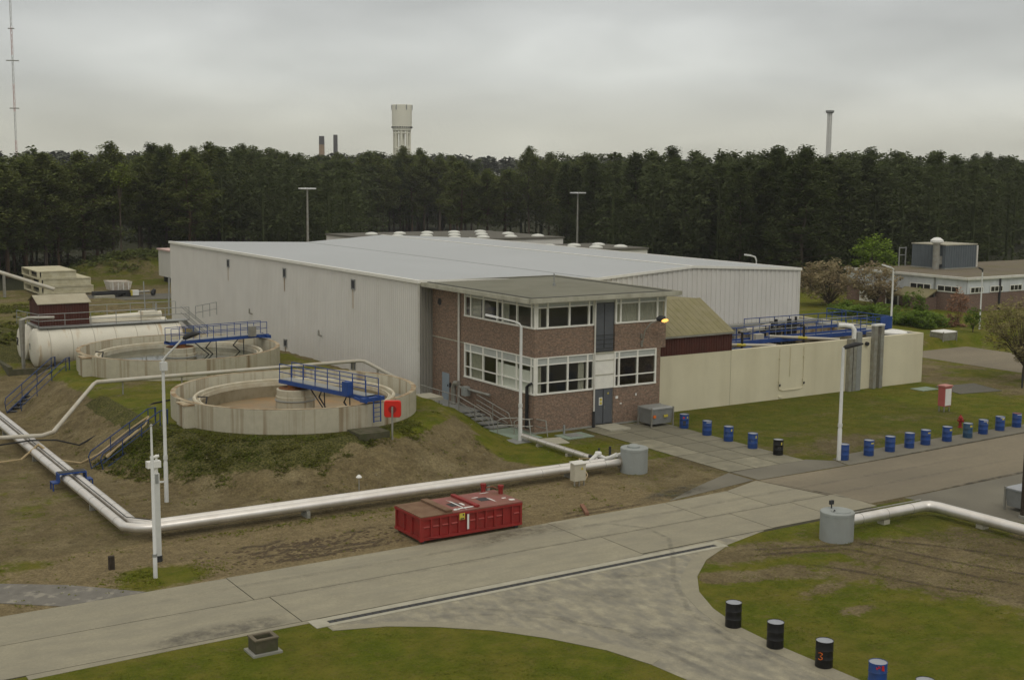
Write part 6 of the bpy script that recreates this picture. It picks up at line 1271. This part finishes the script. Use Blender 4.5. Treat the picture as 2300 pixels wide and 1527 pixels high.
broadleaf('young_tree', 'small young green tree on a thin trunk beside the reddish one', (105.0, 79.9, 0), 3.4, 1.2, .85, 0, 'leaf_hedge', 36, 40, 18, .1, spread=.35, trunk_r=.06)
broadleaf('shrub', 'low reddish-brown shrub at the foot of the reddish tree', (107.2, 84.6, 0), 1.5, .0, 1.7, 0, 'leaf_redbrown', 37, 50, 22, .11, spread=.4, cat='shrub')
broadleaf('shrub', 'tall yellow-green shrub above the hedge beside the porch', (110.5, 91.6, 0), 4.0, .3, 1.4, 0, 'leaf_hedge', 38, 60, 20, .12, spread=.4, cat='shrub')
b = MB(); rnd = random.Random(12); cen = []
for i in range(760):
    y = rnd.uniform(83.6, 98.5); x = 105.4+.12*(y-91)+rnd.uniform(-2.0, 2.0)
    e = rnd.random()**.6; cen.append((x, y, 2.0*e*(.85+.2*math.sin(y*.9)+.1*math.sin(x*2)), rnd.uniform(.7, 1.2)))
clumps(b, cen, 30, .13, .55, rnd, .8); o = b.build('hedge', 'leaf_hedge'); tag(o, 'thick bright green hedge in front of the low brick building', 'hedge')
broadleaf('shrub', 'light green leafy tree among the dark pines behind the soil heaps', (69.5, 205, 0), 16.3, 7.5, 3.4, 0, 'leaf_yellowish', 40, 90, 22, .24, spread=1.0, cat='tree', trunk_r=.2, hollow=.2)
broadleaf('birch', 'small yellow-green tree high in the left wood, left of the larger one', (56.5, 202, 0), 16.6, 12.5, 1.6, 0, 'leaf_yellowish', 41, 36, 20, .22, spread=.7, cat='tree', trunk_r=.15, hollow=.2)
broadleaf('birch', 'light green tree at the gap in the wood near the second floodlight mast', (179, 246, 0), 19.0, 11, 3.4, 0, 'leaf_yellowish', 42, 70, 20, .3, spread=1.0, cat='tree', trunk_r=.2, hollow=.2)
# heath and grass tufts
def scatter(n, test, m, name, label, kk, size, hz, box_, seed):
    rnd = random.Random(seed); b = MB(); c = 0
    while c < n:
        x = rnd.uniform(box_[0], box_[1]); y = rnd.uniform(box_[2], box_[3])
        if rnd.random() > test(x, y): continue
        z = gz(x, y); cen = [(x, y, z+hz*.4, rnd.uniform(.6, 1.4))]; clumps(b, cen, kk, size, size*2.6, rnd, .5); c += 1
    o = b.build(name, m); tag(o, label, 'ground cover', kind='stuff'); return o
def tm_(x, y):
    h = gz(x, y); d = math.hypot(x-29.4, y-max(69.5, min(y, 90.1))); n = mnoise.noise(Vector((x*.9, y*.9, 0)))*.5+.5; n2 = mnoise.noise(Vector((x*.3, y*.3, 3)))*.5+.5
    if h < .1 or d < 7.5: return 0
    lim = 11.8-2.7*min(1, max(0, (x-25)/5))
    if y < 69 and x < 34 and d < lim+n: return .8 if n > .46 else .12
    return .10 if (n > .63 and n2 > .5) else .004
scatter(5200, tm_, 'heath', 'heath_cover', 'low dark green moss and heath on the front of the mound', 5, .05, .03, (13, 41, 54.8, 96), 3)
def bank_t(x, y):
    n = mnoise.noise(Vector((x*.22, y*.22, 5)))*.5+.5
    return .9 if n > .5 else .1
scatter(1500, bank_t, 'heath', 'bank_scrub', 'rough scrub on the bank behind the white storage tanks', 14, .16, .3, (8, 34, 110, 156), 13)
def tg(x, y):
    n = mnoise.noise(Vector((x*.8, y*.8, 7)))*.5+.5
    if 14.6 < x < 16 or 53.2 < y < 54.6 or y < 47.3: return 0
    q = math.exp(-((x-15)/1.8)**2-((y-48.6)/1.0)**2)
    return .5*q+.25*math.exp(-((x-24)/8)**2-((y-53)/.35)**2)+(.06 if n > .7 else .004)
scatter(1700, tg, 'grass_blade', 'grass_tufts', 'scattered grass tufts on the bare soil', 5, .04, .04, (6, 41, 47.4, 75), 4)
def lawn_t(x, y):
    if 40.2 < y < 50.9: return 0
    if x < 25.2 and y > 39.7-max(0, x-17)*.55: return 0
    if y < 40.4 and 24 < x < 31.5: return 0
    if 20 < x < 27 and y > 37-(x-20)*1.2: return 0
    if 31 < x < 38 and y > 34.5+(x-31.5)*.75: return 0
    if x > 40.8 and x < 43 and y > 60: return 0
    if 46 < x < 53.5 and y > 49: return 0
    if x > 43 and y > 63.8 or y > 65.2: return 0
    if x < 41 and y > 50: return 0
    if x > 50 and y < 42.5 or math.hypot(x-15.2, y-38.9) < .7: return 0
    n = mnoise.noise(Vector((x*.6, y*.6, 9)))*.5+.5
    return .25+.75*(n > .5)
scatter(14000, lawn_t, 'grass_blade', 'lawn_grass', 'short uneven grass on the lawns', 4, .028, .015, (9, 80, 27, 65.4), 8)
def decal(name, poly, col, seed, amt=.6, z=.03):
    m = bpy.data.materials.new(name); m.use_nodes = True; t = m.node_tree; n = t.nodes; l = t.links; b = n['Principled BSDF']; b.inputs['Base Color'].default_value = (*col, 1); b.inputs['Roughness'].default_value = .85
    tc = n.new('ShaderNodeTexCoord'); nz = n.new('ShaderNodeTexNoise'); nz.inputs['Scale'].default_value = 1.6; nz.inputs['Detail'].default_value = 7; nz.inputs['Roughness'].default_value = .7; l.new(tc.outputs['Object'], nz.inputs['Vector'])
    at = n.new('ShaderNodeAttribute'); at.attribute_name = 'soft'; mr = n.new('ShaderNodeMapRange'); l.new(nz.outputs[0], mr.inputs[0]); mr.inputs[1].default_value = .38; mr.inputs[2].default_value = .64; mr.inputs[4].default_value = amt
    mu = n.new('ShaderNodeMath'); mu.operation = 'MULTIPLY'; l.new(mr.outputs[0], mu.inputs[0]); l.new(at.outputs['Fac'], mu.inputs[1]); l.new(mu.outputs[0], b.inputs['Alpha'])
    return m
def stain(name, pts, wd, col, amt, z=.034):
    """soft-edged strip along pts"""
    b = MB(); sf = []; P = [Vector((*p, z)) for p in pts]
    for i, p in enumerate(P):
        dr = (P[min(i+1, len(P)-1)]-P[max(i-1, 0)]).normalized(); nn_ = Vector((-dr.y, dr.x, 0)); e = 0 if i in (0, len(P)-1) else 1
        for t_, q in ((-1, 0), (-.4, 1), (.4, 1), (1, 0)): b.v.append(tuple(p+nn_*t_*wd/2)); sf.append(q*e)
    for i in range(len(P)-1):
        for k in range(3): a = i*4+k; b.f.append((a, a+1, a+5, a+4))
    o = b.build(name, decal(name, None, col, 0, amt)); at = o.data.attributes.new('soft', 'FLOAT', 'POINT'); at.data.foreach_set('value', sf); structure(o)
stain('road_stain', [(11.8, 41.15), (13.0, 41.4), (14.6, 41.5), (16.2, 41.45), (17.2, 41.25)], 1.5, (.13, .12, .10), .6)
stain('road_stain', [(27, 45.6), (29, 46.3), (31.5, 46.4), (33.5, 46)], 1.4, (.16, .14, .1), .6)
stain('road_stain', [(38, 47.6), (40, 48.2), (42, 48.6), (43.2, 48.4)], 1.6, (.07, .065, .045), .8)
stain('road_crack', [(50.3, 41.72), (56, 41.95), (63, 42.1), (75, 42.3)], .3, (.05, .047, .035), .95)
stain('road_crack', [(53.4, 48.1), (60, 48.4), (68, 48.75), (76, 49)], .3, (.06, .055, .04), .9)
stain('road_crack', [(47.9, 41.9), (47.5, 44), (46.4, 48.1)], .2, (.06, .055, .04), .9)
for dx in (0, 1.7):
    if dx == 0: stain('tyre_mark', [(33.0+dx*.3, 46.0-dx*.9), (34.6+dx*.2, 45.4-dx*.8), (35.6+dx*.1, 44.0-dx*.5), (35.4-dx*.3, 42.2), (34.0-dx*.6, 40.2), (32.0-dx*.8, 37.8), (30.0-dx*.8, 34.5), (29.2-dx*.8, 31.0), (29.0-dx*.8, 27)], .3, (.13, .127, .11), .33)
    stain('tyre_mark', [(12, 45.6-dx), (18, 45.7-dx), (24, 45.5-dx), (30, 45.7-dx), (38, 45.6-dx), (45, 45.8-dx), (54, 45.9-dx), (64, 46-dx)], .4, (.19, .175, .14), .25)
    stain('tyre_mark', [(20, 40.0-dx*.3), (23.0, 39.2-dx*.5), (25.2, 37.2-dx*.3), (26.6, 34.2), (27.4-dx*.4, 31), (27.6-dx*.5, 27)], .34, (.13, .125, .11), .25)
for k, (x, y, l_, w_) in enumerate(((28.5, 37.5, 2.6, 1.4), (30.8, 38.9, 2.2, .9), (27.6, 33.2, 2.4, 1.2), (29.0, 30.0, 2.0, 1.0), (25.6, 38.6, 2.2, .8))):
    stain('road_stain', [(x-l_*.5, y+.2), (x-l_*.2, y+.35), (x+l_*.2, y-.1), (x+l_*.5, y-.35)], w_, (.16, .16, .15), .35)
# rough soil lumps left by vehicle tracks beside the road
b = MB(); rnd = random.Random(77)
for i in range(420):
    x = rnd.gauss(21.5, 2.0); y = rnd.choice((48.0, 48.7, 49.4, 50.0))+rnd.gauss(0, .16)
    if not (47.3 < y < 52.8): continue
    s = rnd.uniform(.025, .075); n = 7; a0 = rnd.uniform(0, 6)
    vs = [(x+s*2.2*rnd.uniform(.6, 1.2)*math.cos(a0+k*6.283/n), y+s*rnd.uniform(.6, 1.2)*math.sin(a0+k*6.283/n), 0) for k in range(n)]+[(x, y, s*.8)]
    b.add(vs, [(k, (k+1) % n, n) for k in range(n)])
for k, (y_, xa, xb) in enumerate(((47.75, 18.8, 24.6), (48.3, 19.4, 25.0), (48.9, 18.3, 23.4), (49.6, 18.6, 22.6), (50.3, 18.2, 21.0), (50.2, 23.4, 25.2))):
    stain('wheel_rut', [(xa+(xb-xa)*q/7, y_+.14*math.sin(q*1.7+k)+.05*q) for q in range(8)], .42, (.065, .045, .024), .95, .012)
for k, (xa, ya, xb, yb) in enumerate(((40.6, 38.2, 44.4, 26.5), (41.9, 38.2, 45.9, 27), (36.6, 39.4, 43, 36.8), (36.6, 38.6, 41.0, 37.0), (43.2, 37.6, 47.4, 31), (38.0, 36.6, 41.5, 29), (33.0, 47.35, 38.4, 47.5), (33.5, 47.9, 37.5, 48.0))):
    stain('wheel_rut', [(xa+(xb-xa)*q/7+.1*math.sin(q*1.3+k), ya+(yb-ya)*q/7) for q in range(8)], .38, (.075, .052, .028), .8, .012)
o = b.build('soil_clods', mat('clods', (.095, .07, .042), .95, .2, 2)); tag(o, 'dark churned clods of soil beside the road left of the red container', 'soil', kind='stuff')

b = MB(); rnd = random.Random(91)
for i in range(1500):
    x = rnd.uniform(12, 41); y = rnd.uniform(47.4, 66)
    if 14.7 < x < 15.9 or 53.2 < y < 54.4 or math.hypot(x-29.4, y-max(69.5, y)) < 8.6: continue
    z = gz(x, y); q = rnd.uniform(.012, .04)
    b.add([(x-q, y-q*.7, z-.02), (x+q, y-q, z-.02), (x+q*.8, y+q, z-.02), (x-q*.9, y+q*.8, z-.02), (x, y, z+q*.9)], [(0, 1, 4), (1, 2, 4), (2, 3, 4), (3, 0, 4)])
o = b.build('stones', mat('stones', (.22, .19, .13), .95, .3, 6, island=.4)); tag(o, 'small stones strewn over the bare soil', 'stones', kind='stuff')
# ------------------------------------------------------------ haze
hm = bpy.data.materials.new('haze'); hm.use_nodes = True; t = hm.node_tree; t.nodes.clear(); ho = t.nodes.new('ShaderNodeOutputMaterial'); hv = t.nodes.new('ShaderNodeVolumePrincipled')
hv.inputs['Color'].default_value = (.93, .95, .97, 1); hv.inputs['Density'].default_value = .00016; t.links.new(hv.outputs[0], ho.inputs['Volume'])
MB().box(-700, -300, -2, 1500, 1300, 110).build('haze', hm); bpy.data.objects['haze']['kind'] = 'stuff'; bpy.data.objects['haze']['label'] = 'thin grey air over the whole site'; bpy.data.objects['haze'].display_type = 'WIRE'
